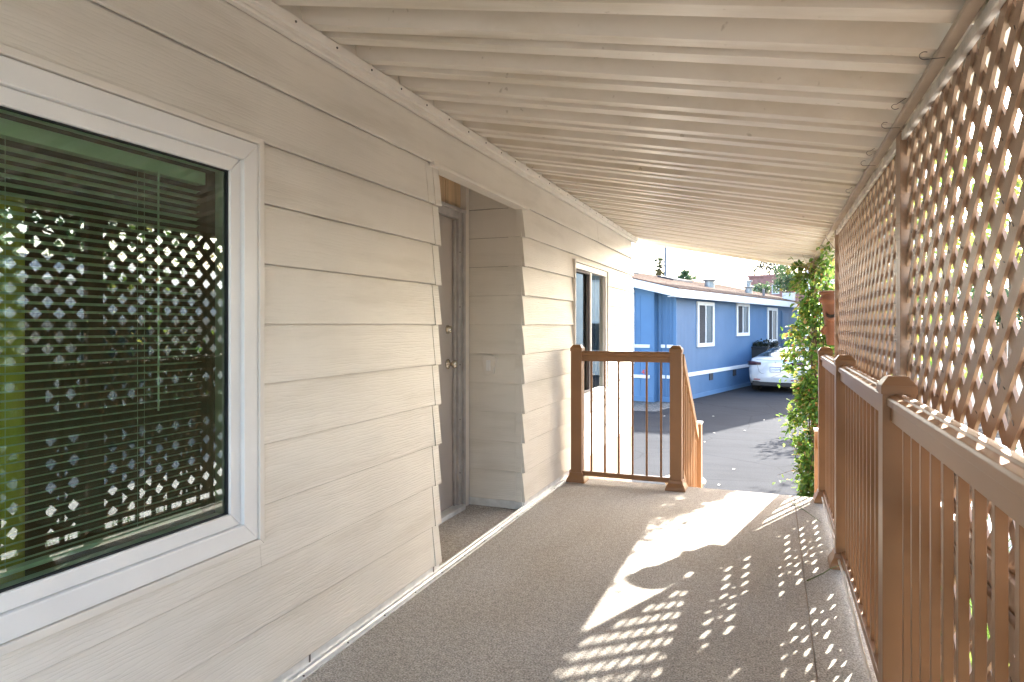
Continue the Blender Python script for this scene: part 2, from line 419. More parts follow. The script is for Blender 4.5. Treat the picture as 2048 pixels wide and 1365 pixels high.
# ------------------------------------------------------------------ the beige home
home = empty('mobile_home', (0, 0, 0), 0, 'beige lap-sided mobile home along the left side of the deck', 'house')
COURSE, Z0 = .2035, .055
PROT = .019
def lap(z0, za, zb):
    """profile (out, z) of one lapped board between za and zb, course starting at z0"""
    h = COURSE
    def out(z): return .001 + PROT * (1 - (z - z0) / h)
    top = min(zb, z0 + h)
    pts = [(-.010, za), (out(za) - .003, za)]
    if abs(za - z0) < 1e-6: pts = [(-.004, za + .012), (out(za) - .012, za + .001), (out(za) - .002, za), (out(za), za + .003)]
    else: pts = [(-.010, za), (out(za), za)]
    pts += [(out(top), top), (-.010, top)]
    return pts
def course_z(k): return Z0 + COURSE * k
def board_y(y0, y1, k, za=None, zb=None):
    z0 = course_z(k); za = z0 if za is None else za; zb = z0 + COURSE if zb is None else zb
    me = MB().prism(lap(z0, za, zb), y0, y1, 'Y').mesh('siding_board', 'siding_y', .0012)
    return link('siding_board', me, home)
NY0, NY1 = 3.06, 4.33               # niche
HEND = 8.15
WIN = (.22, 1.775, .552, 1.878)     # big window opening (y0,y1,z0,z1)
WIN2 = (5.56, 6.80, .585, 1.835)
gap = .0020
def run(k, y0, y1, joints, win=None):
    """boards of course k between y0 and y1, cut at joints and around a window"""
    z0 = course_z(k); z1 = z0 + COURSE
    cuts = [y0] + [j for j in joints if y0 < j < y1] + [y1]
    spans = [(cuts[i] + (gap if i else 0), cuts[i + 1] - (gap if i < len(cuts) - 2 else 0)) for i in range(len(cuts) - 1)]
    for a, b in spans:
        if win is None or z1 <= win[2] or z0 >= win[3] or b <= win[0] or a >= win[1]:
            board_y(a, b, k); continue
        if a < win[0]: board_y(a, win[0], k)
        if b > win[1]: board_y(win[1], b, k)
        wa, wb = max(a, win[0]), min(b, win[1])
        if z0 < win[2]: board_y(wa, wb, k, z0, win[2])
        if z1 > win[3]: board_y(wa, wb, k, win[3], z1)
CAPW = .052
for k in range(0, 12):
    j1 = {11: [2.42], 9: [2.955], 0: [.85], 3: [-.6], 6: [-1.2]}.get(k, [])
    if k < 10:
        run(k, -3.3, NY0 - CAPW, j1 if k != 9 else [2.94], WIN)
        run(k, NY1 + CAPW, HEND - .045, [], WIN2)
    else:
        run(k, -3.3, HEND - .045, j1 + ([6.42] if k == 10 else [6.0]), None)
# individual corner caps on the courses
def cap_y(y0, y1, k):
    z0 = course_z(k); h = COURSE; j = random.uniform(-.0015, .0025)
    prof = [(-.045, z0 + .004), (PROT + .003 + j, z0 - .003), (PROT + .0045 + j, z0 + .002), (.0035, z0 + h - .0035), (-.045, z0 + h - .004)]
    return MB().prism(prof, y0, y1, 'Y').build('corner_cap', 'siding_y', home, .0012)
for k in range(10):
    cap_y(NY0 - CAPW + .001, NY0 + .012, k)
    cap_y(NY1 - .0165, NY1 + CAPW - .001, k)
for k in range(-1, 12):
    if k >= 0: cap_y(HEND - .044, HEND + .012, k)
# niche return wall (faces the camera) and near return
for k in range(0, 11):
    z0 = course_z(k)
    top = min(z0 + COURSE, 2.30)
    p = [(NY1 - (o if i else o), z) for i, (o, z) in enumerate(lap(z0, z0, top))]
    MB().prism(p, -.44, -.047, 'X').build('siding_board', 'siding_x', home, .0012)
    p2 = [(NY0 + o * .4, z) for o, z in lap(z0, z0, top)]
    MB().prism(p2, -.44, -.047, 'X').build('siding_board', 'siding_x', home)
    q = [(NY1 - (PROT + .004), z0 - .002), (NY1 - (PROT + .0055), z0 + .002), (NY1 - .003, top - .003), (NY1 + .01, top - .003), (NY1 + .01, z0)]
    MB().prism(q, -.046, .0, 'X').build('corner_cap', 'siding_x', home, .0012)
# starter course and base metal
bx('base_trim', 'alu_trim', home, -.02, .012, -3.3, NY0 + .008, .027, .0565, .001)
bx('base_trim', 'alu_trim', home, -.02, .012, NY1 + .003, DECK_Y1, .027, .0565, .001)
bx('base_trim', 'alu_trim', home, -.44, .004, NY1 - .012, NY1 + .01, .0, .0555, .001)
for yy in (2.03, NY0 - .06): bx('base_joint', 'wire', home, .0121, .014, yy, yy + .008, .024, .058)
# niche ceiling, header trim, jamb trim
bx('niche_ceiling', 'beige_trim', home, -.44, -.012, NY0, NY1, 2.30, 2.33)
MB().prism([(-.05, 2.075), (.030, 2.075), (.030, 2.094), (.0245, 2.0985), (-.05, 2.0985)], NY0 - CAPW - .03, NY1 + .06).build('header_trim', 'beige_trim', home, .001)
bx('header_core', 'beige_trim', home, -.05, -.012, NY0, NY1, 2.0986, 2.30)
bx('corner_post', 'beige_trim', home, -.44, -.395, NY1 - .075, NY1 - .024, .0, 2.30, .002)
# wall core behind the siding, with the window and niche openings left free
wc = MB()
def core(y0, y1, z0, z1): wc.box(-.11, -.0105, y0, y1, z0, z1)
core(-3.3, WIN[0], GZ, 2.5); core(WIN[0], WIN[1], GZ, WIN[2]); core(WIN[0], WIN[1], WIN[3], 2.5); core(WIN[1], NY0 - .001, GZ, 2.5)
core(NY1 + .011, WIN2[0], GZ, 2.5); core(WIN2[0], WIN2[1], GZ, WIN2[2]); core(WIN2[0], WIN2[1], WIN2[3], 2.5); core(WIN2[1], HEND, GZ, 2.5)
core(NY0 + .001, NY1 - .001, 2.331, 2.5)
wc.build('wall_core', 'beige_trim', home)
# far gable wall, back, and roof of the home
MB().box(-6.0, -.111, HEND - .12, HEND, GZ, 2.5).box(-6.0, -5.9, -3.3, HEND - .121, GZ, 2.5).box(-6.0, -2.9, -3.4, -3.301, GZ, 2.5).box(-.4, -.111, -3.4, -3.301, GZ, 2.5).box(-2.899, -.401, -3.4, -3.301, GZ, .6).box(-2.899, -.401, -3.4, -3.301, 2.1, 2.5).build('outer_wall', 'beige_trim', home)  # opening in the near gable end is added to light the room and blind
MB().prism([(.04, 2.502), (-3.0, 3.1), (-6.2, 2.502), (-6.2, 2.56), (-3.0, 3.2), (.04, 2.57)], -3.6, HEND + .3).build('home_roof', 'shingle', home)
# skirt beyond the deck: brown board and upright slats
bx('skirt_board', 'skirt_board', home, -.009, .012, DECK_Y1 + .08, HEND, -.20, .053, .002)
y = DECK_Y1 + .10
while y < HEND - .07:
    bx('skirt_slat', 'skirt_wood', home, -.009, .006 + random.uniform(0, .003), y, y + .062, GZ, -.202, .002); y += .075
# roof hanger (ledger) along the top of the wall
LZ0, LZ1 = 2.292, 2.362
led = MB().prism([(.006, LZ0), (.030, LZ0), (.032, LZ0 + .012), (.024, LZ0 + .018), (.026, LZ0 + .032), (.040, LZ0 + .036), (.042, LZ1), (.006, LZ1)], -3.3, HEND + .25).build('ledger_trim', 'beige_trim', home, .001)
for i in range(40): link('screw', scr, home, (.042, -1.2 + i * .24, LZ1 - .018), (0, R(90), 0))
# door in the niche
XD = -.44
door = bx('door', 'door_paint', home, XD - .03, XD - .004, 3.245, 4.14, .03, 2.005, .003)
bx('door_back', 'door_paint', door, XD - .12, XD - .05, NY0 - .1, NY1 + .1, -.01, 2.4)
def knob(z, big):
    m = MB().lathe([(0, 0), (.034, 0), (.034, .006), (.026, .010), (.013, .014), (.012, .032), (.024, .040), (.029, .050), (.027, .062), (.016, .068), (0, .069)] if big else
                   [(0, 0), (.031, 0), (.031, .006), (.025, .014), (.022, .026), (.012, .030), (0, .030)], 20)
    return m.build('door_knob' if big else 'deadbolt', 'brass_nickel', door, 0, True, (XD - .004, 4.065, z), (0, R(90), 0))
knob(1.01, True); knob(1.245, False)
bx('door_stop', 'door_frame_metal', door, XD - .004, XD + .012, 4.1405, 4.165, .03, 2.0, .002)
fr = MB().box(XD, XD + .030, 4.166, 4.235, 0, 2.06).box(XD, XD + .030, 3.15, 3.24, 0, 2.06).box(XD, XD + .034, 3.2405, 4.1655, 2.006, 2.06).box(XD + .0301, XD + .05, 4.215, 4.24, 0, 2.075).box(XD + .0341, XD + .055, 3.15, 4.24, 2.055, 2.078)
fr.build('door_frame', 'door_frame_metal', home, .002)
bx('threshold', 'alu_trim', home, XD - .02, XD + .07, 3.2, 4.2, -.001, .03, .003)
for i, z in enumerate((.25, .62, 1.0, 1.4, 1.78)): link('screw', scr, home, (XD + .0305, 4.185, z), (0, R(90), 0))
# weathered tan panels over the door
yy = NY0 + .01
while yy < NY1 - .09:
    bx('transom_panel', 'tan_panel', home, XD - .01, XD + .004 + random.uniform(0, .003), yy, min(yy + .155, NY1 - .082), 2.079, 2.299, .001); yy += .158
# bell plate on the niche wall
bp = MB().prism([(-.205, .93), (-.275, .93), (-.295, 1.045), (-.272, 1.062), (-.208, 1.062), (-.185, 1.045)][::-1], NY1 - .036, NY1 - .010, 'Y').build('bell_plate', 'beige_trim', home, .004)
bx('bell_button', 'vinyl_white', bp, -.256, -.224, NY1 - .048, NY1 - .0362, .955, 1.03, .004)

def frame_rect(name, mat, parent, y0, y1, z0, z1, w, x0, x1, bevel=.002):
    """mitred frame lying in a wall plane x"""
    m = MB()
    o = [(y0, z0), (y1, z0), (y1, z1), (y0, z1)]; i = [(y0 + w, z0 + w), (y1 - w, z0 + w), (y1 - w, z1 - w), (y0 + w, z1 - w)]
    for k in range(4):
        a, b = k, (k + 1) % 4
        m.prism([o[a], o[b], i[b], i[a]], x0, x1, 'X')
    me = bpy.data.meshes.new(name)
    return m.build(name, mat, parent, bevel)
# big window
w1 = frame_rect('window_frame', 'beige_trim', home, WIN[0] - .012, WIN[1] + .008, WIN[2] - .012, WIN[3] + .016, .022, -.005, .026)
f1 = frame_rect('window', 'vinyl_white', home, WIN[0] + .011, WIN[1] - .016, WIN[2] + .012, WIN[3] - .008, .062, -.07, .020, .003)
frame_rect('sash', 'vinyl_white', f1, WIN[0] + .0735, WIN[1] - .0785, WIN[2] + .0745, WIN[3] - .0705, .044, -.06, .006, .004)
GY0, GY1, GZ0, GZ1 = WIN[0] + .117, WIN[1] - .122, WIN[2] + .118, WIN[3] - .114
frame_rect('gasket', 'black_plastic', f1, GY0 - .001, GY1 + .001, GZ0 - .001, GZ1 + .001, .005, -.016, -.003, 0)
def pane(x, y0, y1, z0, z1, mat, par, tilt=0):
    o, _ = MB().add([(x, y0, z0), (x, y1, z0), (x + tilt, y1, z1), (x + tilt, y0, z1)], [(0, 1, 2, 3)]).build('pane', mat, par), x
    if o.data.polygons[0].normal.x < 0: o.data.flip_normals()      # outside of the glass faces the deck
    return o
pane(-.012, GY0, GY1, GZ0, GZ1, 'pane_outer', f1)
pane(-.030, GY0, GY1, GZ0, GZ1, 'pane_inner', f1, .0006)
# room behind the big window
rm = MB()
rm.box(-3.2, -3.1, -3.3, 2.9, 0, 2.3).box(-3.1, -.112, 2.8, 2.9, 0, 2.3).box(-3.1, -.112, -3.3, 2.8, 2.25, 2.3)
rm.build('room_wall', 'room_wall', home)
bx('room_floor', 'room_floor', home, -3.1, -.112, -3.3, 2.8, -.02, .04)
m = MB()
for i in range(40):
    y = .76 + i * .012; x = -.30 + .02 * math.sin(i * .9)
    m.v += [(x, y, .3), (x, y, 1.62)]
m.f = [(2 * i, 2 * i + 2, 2 * i + 3, 2 * i + 1) for i in range(39)]
m.build('curtain', 'curtain_yellow', home, 0, True)
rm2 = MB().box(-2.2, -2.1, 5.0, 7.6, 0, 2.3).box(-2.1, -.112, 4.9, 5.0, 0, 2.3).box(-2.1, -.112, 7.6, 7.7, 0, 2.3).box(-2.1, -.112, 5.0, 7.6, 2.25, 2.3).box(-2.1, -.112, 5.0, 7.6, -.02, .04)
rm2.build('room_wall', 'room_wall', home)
# venetian blind
bl = empty('venetian_blind', (-.095, 0, GZ0), 0, 'half-open white venetian blind hanging behind the big window', 'window blind')
sl = MB(); n = 5; W = .025
for a in (GY0 + .012, GY1 - .03):
    for i in range(n):
        t = i / (n - 1) - .5
        sl.v.append((t * W, a, .0035 * (1 - 4 * t * t)))
sl.f = [(i, i + 1, i + 1 + n, i + n) for i in range(n - 1)]
sme = sl.mesh('slat', 'blind_slat', 0, True)
nz = int((GZ1 - GZ0 - .075) / .0216)
for i in range(nz): link('slat', sme, bl, (random.uniform(-.0008, .0008), 0, .03 + i * .0216), (0, R(-12) + random.uniform(-.02, .02), random.uniform(-.0006, .0006)))
bx('head_rail', 'blind_slat', bl, -.018, .018, GY0 + .008, GY1 - .02, GZ1 - GZ0 - .045, GZ1 - GZ0 - .005, .002)
bx('bottom_rail', 'blind_slat', bl, -.014, .014, GY0 + .012, GY1 - .03, .006, .018, .002)
for y in (GY0 + .25, GY0 + .70, GY1 - .24):
    for dx in (-.0135, .0135): MB().tube([(dx, y, .01), (dx, y, GZ1 - GZ0 - .04)], .0007, 5).build('ladder_cord', 'blind_slat', bl)
MB().tube([(.022, GY1 - .20, .35), (.022, GY1 - .20, GZ1 - GZ0 - .04)], .0028, 6).build('tilt_wand', 'blind_slat', bl)
# second window
v2 = frame_rect('window_frame', 'beige_trim', home, WIN2[0] - .01, WIN2[1] + .012, WIN2[2] - .01, WIN2[3] + .012, .022, -.005, .032)
f2 = frame_rect('window', 'vinyl_white', home, WIN2[0] + .013, WIN2[1] - .011, WIN2[2] + .013, WIN2[3] - .011, .05, -.07, .018, .003)
ym = (WIN2[0] + WIN2[1]) / 2
bx('meeting_rail', 'vinyl_white', f2, -.05, .008, ym - .02, ym + .02, WIN2[2] + .0635, WIN2[3] - .0615, .003)
bx('sill', 'vinyl_white', f2, .019, .05, WIN2[0] + .03, WIN2[1] - .03, WIN2[2] - .004, WIN2[2] + .03, .003)
frame_rect('screen_frame', 'pole_metal', f2, WIN2[0] + .0635, ym - .0205, WIN2[2] + .0635, WIN2[3] - .0615, .022, -.02, .002)
pane(-.03, WIN2[0] + .06, ym, WIN2[2] + .06, WIN2[3] - .06, 'pane_far', f2)
pane(-.016, ym, WIN2[1] - .06, WIN2[2] + .06, WIN2[3] - .06, 'pane_far', f2)

# ------------------------------------------------------------------ awning roof over the deck
SL = -.196                                   # fall per metre away from the wall
RZ = 2.375                                   # underside of the low flats at the wall
RX1 = 2.10
AW_Y0, AW_Y1 = -.92, 8.62
aw = empty('awning_roof', (0, 0, RZ), 0, 'beige ribbed metal awning roof over the porch deck', 'awning')
PITCH = .34; RISE = .080
prof = [(0, RISE), (.132, RISE), (.147, 0), (.205, 0), (.211, RISE * .7), (.252, RISE * .7), (.262, 0), (.332, 0), (.340, RISE)]
T = .0012
def pan(x0, x1):
    m = MB(); n = len(prof)
    vs = []
    for x in (x0, x1):
        for y, z in prof: vs.append((x, y, z + SL * x))
    for x in (x0, x1):
        for y, z in prof: vs.append((x, y, z + SL * x + T + .001))
    fs = [(i, i + 1, n + i + 1, n + i) for i in range(n - 1)] + [(2 * n + i, 3 * n + i, 3 * n + i + 1, 2 * n + i + 1) for i in range(n - 1)]
    fs += [(i, 2 * n + i, 2 * n + i + 1, i + 1) for i in range(n - 1)] + [(n + i, n + i + 1, 3 * n + i + 1, 3 * n + i) for i in range(n - 1)]
    m.add(vs, fs)
    # folded seam lip in the wide flat
    m.add([(x, y, z + SL * x) for x in (x0, x1) for (y, z) in ((.098, RISE - .0002), (.099, RISE - .004), (.102, RISE - .004), (.103, RISE - .0002))],
          [(0, 1, 5, 4), (1, 2, 6, 5), (2, 3, 7, 6)])
    return m.mesh('roof_pan', 'roof_pan')
pme = pan(-.0095, RX1 - .02)
yy = 1.85 - PITCH * 8; npan = 0
while yy < AW_Y1 - .05:
    o = link('roof_pan', pme, aw, (0, yy, random.uniform(-.001, .001))); yy += PITCH; npan += 1
AWE = yy
def slope_box(name, mat, y0, y1, z0, z1, x0, x1, bevel=.002):
    return MB().add([(x0, y0, z0 + SL * x0), (x1, y0, z0 + SL * x1), (x1, y1, z0 + SL * x1), (x0, y1, z0 + SL * x0),
                     (x0, y0, z1 + SL * x0), (x1, y0, z1 + SL * x1), (x1, y1, z1 + SL * x1), (x0, y1, z1 + SL * x0)],
                    [(0, 3, 2, 1), (4, 5, 6, 7), (0, 1, 5, 4), (1, 2, 6, 5), (2, 3, 7, 6), (3, 0, 4, 7)]).build(name, mat, aw, bevel)
slope_box('end_fascia', 'roof_pan', AWE, AWE + .03, -.035, RISE + .03, .0, RX1)
slope_box('end_fascia', 'roof_pan', 1.85 - PITCH * 8 - .03, 1.85 - PITCH * 8 - .0005, -.03, RISE + .03, .0, RX1)
zb = SL * 2.0
MB().box(2.000, 2.0325, AW_Y0, AWE - .02, zb - .026, zb - .008).build('beam', 'beam_paint', aw, .004)
MB().prism([(RX1 - .018, SL * RX1 - .055), (RX1 + .06, SL * RX1 - .055), (RX1 + .065, SL * RX1 + .05), (RX1 + .06, SL * RX1 + .05), (RX1 + .056, SL * RX1 - .05), (RX1 - .012, SL * RX1 - .05), (RX1 - .012, SL * RX1 + .075), (RX1 - .018, SL * RX1 + .075)], AW_Y0, AWE + .03).build('gutter', 'roof_pan', aw)
bx('beam_post', 'skirt_board', aw, 1.99, 2.05, 7.75, 7.81, GZ - RZ, zb - .027, .004)
bx('beam_post', 'beam_paint', aw, 1.965, 2.045, -.86, -.78, -RZ + .001, zb - .027, .004)
BEAMZ = RZ + zb - .026

# ------------------------------------------------------------------ lattice screens
LX = 2.05                                    # inner face of the lattice
LTOP = BEAMZ - .003
def slat_prism(p0, p1, w, thk, y0, y1, z0, z1):
    """strip of width w centred on p0-p1, clipped to the rectangle; returns polygon in (y,z)"""
    d = (Vector(p1) - Vector(p0)).normalized(); nrm = Vector((-d[1], d[0])) * (w / 2)
    a = Vector(p0) - d * 2; b = Vector(p1) + d * 2
    poly = [a + nrm, b + nrm, b - nrm, a - nrm]
    def clip(poly, f, inter):
        out = []
        for i in range(len(poly)):
            p, q = poly[i], poly[(i + 1) % len(poly)]
            if f(p): out.append(p)
            if f(p) != f(q): out.append(inter(p, q))
        return out
    for ax, val, sg in ((0, y0, 1), (0, y1, -1), (1, z0, 1), (1, z1, -1)):
        if not poly: return None
        poly = clip(poly, lambda p: (p[ax] - val) * sg >= 0, lambda p, q: p + (q - p) * ((val - p[ax]) / (q[ax] - p[ax])))
    return [(p[0], p[1]) for p in poly] if len(poly) >= 3 else None
LP, LW, LT = .0915, .0405, .0080
def lattice_bay(y0, y1, label):
    t = empty('lattice_screen', (LX, y0, 0), 0, label, 'lattice', 'brown lattice screens along the deck')
    L = y1 - y0
    def field(z0, z1):
        offs = {0: [], 1: []}
        for layer, sg in ((0, -1), (1, 1)):
            x0 = layer * LT; x1 = x0 + LT - .0004
            step = LP * math.sqrt(2)
            k0 = random.uniform(0, 1) * step
            c = -(z1 - z0) - L + k0
            while c < L + (z1 - z0) + 1:
                # line: z - z0 = sg*(y - c)
                p = slat_prism((c, z0), (c + (z1 - z0) * sg, z1), LW + random.uniform(-.001, .001), LT, .02, L - .02, z0, z1)
                offs[layer].append(c); c += step
                if not p: continue
                area = abs(sum(p[i][0] * p[(i + 1) % len(p)][1] - p[(i + 1) % len(p)][0] * p[i][1] for i in range(len(p)))) / 2
                if area < .0006: continue
                MB().prism(p, x0, x1, 'X').build('slat', 'lattice_paint', t)
        m = MB()
        for c0 in offs[0]:
            for c1 in offs[1]:
                y = (c0 + c1) / 2; z = z0 + (c0 - c1) / 2
                if .05 < y < L - .05 and z0 + .02 < z < z1 - .02 and random.random() < .7:
                    a = random.uniform(-.5, .5) + .6; q = .006; y += random.uniform(-.006, .006); z += random.uniform(-.006, .006)
                    dy, dz = math.cos(a) * q, math.sin(a) * q; ny, nz3 = -math.sin(a) * .0009, math.cos(a) * .0009
                    m.prism([(y - dy - ny, z - dz - nz3), (y + dy - ny, z + dz - nz3), (y + dy + ny, z + dz + nz3), (y - dy + ny, z - dz + nz3)], -.0012, .0002, 'X')
        if m.v:
            so = m.build('staples', 'wire', t); so['kind'] = 'stuff'
    field(.775, LTOP - .012); field(.125, .665)
    for (z0, z1, mt, x0, x1) in ((LTOP - .03, LTOP, 'lattice_trim', -.016, -.0005), (.655, .705, 'lattice_paint', -.02, -.0005), (.735, .785, 'lattice_paint', -.02, -.0005), (.105, .14, 'lattice_paint', -.018, -.0005)):
        bx('frame_rail', mt, t, x0, x1, .047, L - .0465, z0, z1, .002)
    bx('frame_rail', 'lattice_paint', t, 2 * LT + .0005, 2 * LT + .02, .0, L, .66, .78, .002)
    return t
BAYS = [(2.74, 5.37, 'farther brown lattice screen ending beside the hanging terracotta pot'),
        (-.33, 2.74, 'nearest brown lattice screen, large on the right above the railing')]
for y0, y1, lab in BAYS:
    t = lattice_bay(y0, y1, lab)
    L = y1 - y0
    bx('post', 'lattice_paint', t, -.020, .022, L - .046, L - .0005, GZ, LTOP + .004, .003)
    bx('post', 'lattice_paint', t, -.020, .022, .0005, .046, GZ, LTOP + .004, .003)
def far_trim(): pass

# ------------------------------------------------------------------ railings
PW = .089
def post_parts(parent, x, y, h=1.085, z=0.0, mat='railing_paint', base=True):
    a = PW / 2
    p = bx('post', mat, parent, x - a, x + a, y - a, y + a, z, z + h, .003)
    c = a + .004; b2 = a * .62
    zz = z + h
    m = MB().box(x - c, x + c, y - c, y + c, zz - .022, zz + .004)
    m.add([(x - c, y - c, zz + .0041), (x + c, y - c, zz + .0041), (x + c, y + c, zz + .0041), (x - c, y + c, zz + .0041),
           (x - b2, y - b2, zz + .031), (x + b2, y - b2, zz + .031), (x + b2, y + b2, zz + .031), (x - b2, y + b2, zz + .031)],
          [(0, 3, 2, 1), (4, 5, 6, 7), (0, 1, 5, 4), (1, 2, 6, 5), (2, 3, 7, 6), (3, 0, 4, 7)])
    m.build('post_cap', mat, p, .0015)
    if base:
        rings = [(a + .032, 0), (a + .032, .012), (a + .026, .030), (a + .012, .055), (a + .008, .072), (a + .006, .078)]
        m = MB(); vs = []; fs = []
        for r, dz in rings: vs += [(x - r, y - r, z + dz), (x + r, y - r, z + dz), (x + r, y + r, z + dz), (x - r, y + r, z + dz)]
        for i in range(len(rings) - 1):
            for k in range(4): fs.append((4 * i + k, 4 * i + (k + 1) % 4, 4 * i + 4 + (k + 1) % 4, 4 * i + 4 + k))
        n = len(rings) - 1
        fs.append((4 * n, 4 * n + 1, 4 * n + 2, 4 * n + 3)); fs.append((3, 2, 1, 0))
        m.add(vs, fs).build('post_base', mat, p, .002)
    return p
RAILP = [(-.024, .983), (.024, .983), (.024, 1.026), (.034, 1.030), (.034, 1.050), (.029, 1.057), (.012, 1.060), (.008, 1.066), (-.008, 1.066), (-.012, 1.060), (-.029, 1.057), (-.034, 1.050), (-.034, 1.030), (-.024, 1.026)]
BOTP = [(-.020, .050), (.020, .050), (.020, .088), (-.020, .088)]
BAL = .0195
XR = 1.965
rl = empty('deck_railing', (XR, 0, 0), 0, 'long brown metal railing with square balusters on the right of the deck', 'railing')
PY = [-.90, .70, 2.335, 3.925, 5.315]
for y in PY: post_parts(rl, 0, y)
for a, b in zip(PY[:-1], PY[1:]):
    ya, yb = a + PW / 2 - .001, b - PW / 2 + .001
    MB().prism(RAILP, ya, yb).build('top_rail', 'railing_paint', rl, .0015)
    MB().prism(BOTP, ya, yb).build('bottom_rail', 'railing_paint', rl, .002)
    n = round((yb - ya) / .12)
    bme = MB().box(-BAL / 2, BAL / 2, -BAL / 2, BAL / 2, .087, .984).mesh('baluster', 'railing_paint', .0015)
    for i in range(1, n): link('baluster', bme, rl, (random.uniform(-.0006, .0006), ya + (yb - ya) * i / n, 0), (0, 0, random.uniform(-.015, .015)))
XG0, XG1, YG = .122, .915, 5.295
er = empty('end_railing', (0, YG, 0), 0, 'short brown metal railing across the far left end of the deck', 'railing')
post_parts(er, XG0, 0); post_parts(er, XG1, 0)
MB().prism([(p[0], p[1]) for p in RAILP], XG0 + PW / 2 - .001, XG1 - PW / 2 + .001, 'X').build('top_rail', 'railing_paint', er, .0015)
MB().prism([(p[0], p[1]) for p in BOTP], XG0 + PW / 2 - .001, XG1 - PW / 2 + .001, 'X').build('bottom_rail', 'railing_paint', er, .002)
bme2 = MB().box(-.0075, .0075, -.0075, .0075, .087, .984).mesh('baluster', 'railing_paint', .0012)
for i in range(1, 7): link('baluster', bme2, er, (XG0 + PW / 2 + (XG1 - XG0 - PW) * (i - .35) / 6.3, 0, 0))

# steps down from the deck, and their sloping rails
st = empty('deck_steps', (1.44, DECK_Y1, 0), 0, 'wooden steps leading down from the deck to the driveway', 'steps')
NS = 5; RISER = -GZ / NS; RUN = .262
for i in range(1, NS):
    z = -RISER * i; y = RUN * (i - 1) + .021
    bx('tread', 'carpet', st, -.46, .47, y, y + RUN + .025, z - .035, z, .004)
    bx('riser', 'stair_wood', st, -.45, .46, y + RUN - .006, y + RUN + .012, z - RISER, z - .0355, .002)
for xs in (-.49, .472):
    MB().prism([(.021, -.02), (RUN * 4 + .1, GZ + .02), (RUN * 4 + .1, GZ), (RUN * 3 + .0, GZ), (.021, -.32)], xs, xs + .03, 'X').build('stringer', 'stair_wood', st, .003)
def stair_rail(x, label, yend, zend_top):
    t = empty('stair_railing', (x, YG, 0), 0, label, 'railing', 'sloping rails beside the deck steps')
    y1 = yend - YG
    a, b = (PW / 2 + .001, 1.02), (y1 - .04, zend_top - .10)
    s = (b[1] - a[1]) / (b[0] - a[0])
    def bar(name, dz0, dz1, w):
        MB().prism([(a[0], a[1] + dz0), (b[0], b[1] + dz0), (b[0], b[1] + dz1), (a[0], a[1] + dz1)], -w, w, 'X').build(name, 'stair_wood', t, .003)
    bar('top_rail', -.06, .03, .026)
    bar('bottom_rail', -.93, -.87, .02)
    h = zend_top - GZ
    p = bx('post', 'stair_wood', t, -.045, .045, y1 - .045, y1 + .045, GZ, zend_top, .003)
    MB().box(-.052, .052, y1 - .052, y1 + .052, zend_top + .0005, zend_top + .022).build('post_cap', 'vinyl_white', p, .004)
    n = 9
    for i in range(1, n):
        y = a[0] + (b[0] - a[0]) * i / n; zt = a[1] + s * (y - a[0]) - .0605; zbm = a[1] + s * (y - a[0]) - .8695
        bx('baluster', 'stair_wood', t, -.011, .011, y - .011, y + .011, zbm, zt, .0015)
    return t
stair_rail(.945, 'sloping wooden stair rail left of the steps, behind the short end railing', 6.50, .345)
stair_rail(2.005, 'sloping wooden stair rail right of the steps, in front of the vine', 6.55, .33)

# ------------------------------------------------------------------ small things on and around the deck
def hook(y, rev):
    m = MB(); pts = []
    for i in range(11):
        a = -2.3 + i * .42
        pts.append((-.011 * math.cos(a) - .011, rev * .013 * math.sin(a), -.006 - .004 * i / 10))
    pts.append((.03, rev * .03, .004))
    m.tube(pts, .0011, 6)
    o = m.build('wire_hook', 'wire', None, 0, True, (1.985, y, BEAMZ + .012), (R(60), 0, 0))
    tag(o, 'thin bent wire hook under the awning edge above the lattice', 'hook', 'wire hooks along the awning beam')
for i, y in enumerate((1.98, 2.41, 2.62, 3.02, 3.2, 3.83)): hook(y, 1 if i % 2 else -1)
def wobble(p0, p1, n, amp, sag=0):
    out = []
    for i in range(n + 1):
        t = i / n
        out.append(tuple(p0[k] + (p1[k] - p0[k]) * t + (random.uniform(-amp, amp) if 0 < i < n and k < 2 else 0) for k in range(3)))
    return out
cb = MB().tube(wobble((1.938, 5.20, .055), (1.925, 1.2, .03), 26, .004), .006, 8)
cb = cb.build('cable', 'cable_white', None, 0, True); tag(cb, 'thin pale cable running along the foot of the right railing', 'cable')
for i, (a, b) in enumerate((((1.74, 5.20, .006), (1.90, 4.70, .012)), ((1.77, 3.62, .006), (1.93, 3.78, .05)))):
    o = MB().tube(wobble(a, b, 6, .006), .0035, 6, .0016).build('stem', 'twig_green', None, 0, True)
    tag(o, ('long green stem lying on the deck near the far railing post', 'green stem poking past the base of the middle railing post')[i], 'stem')
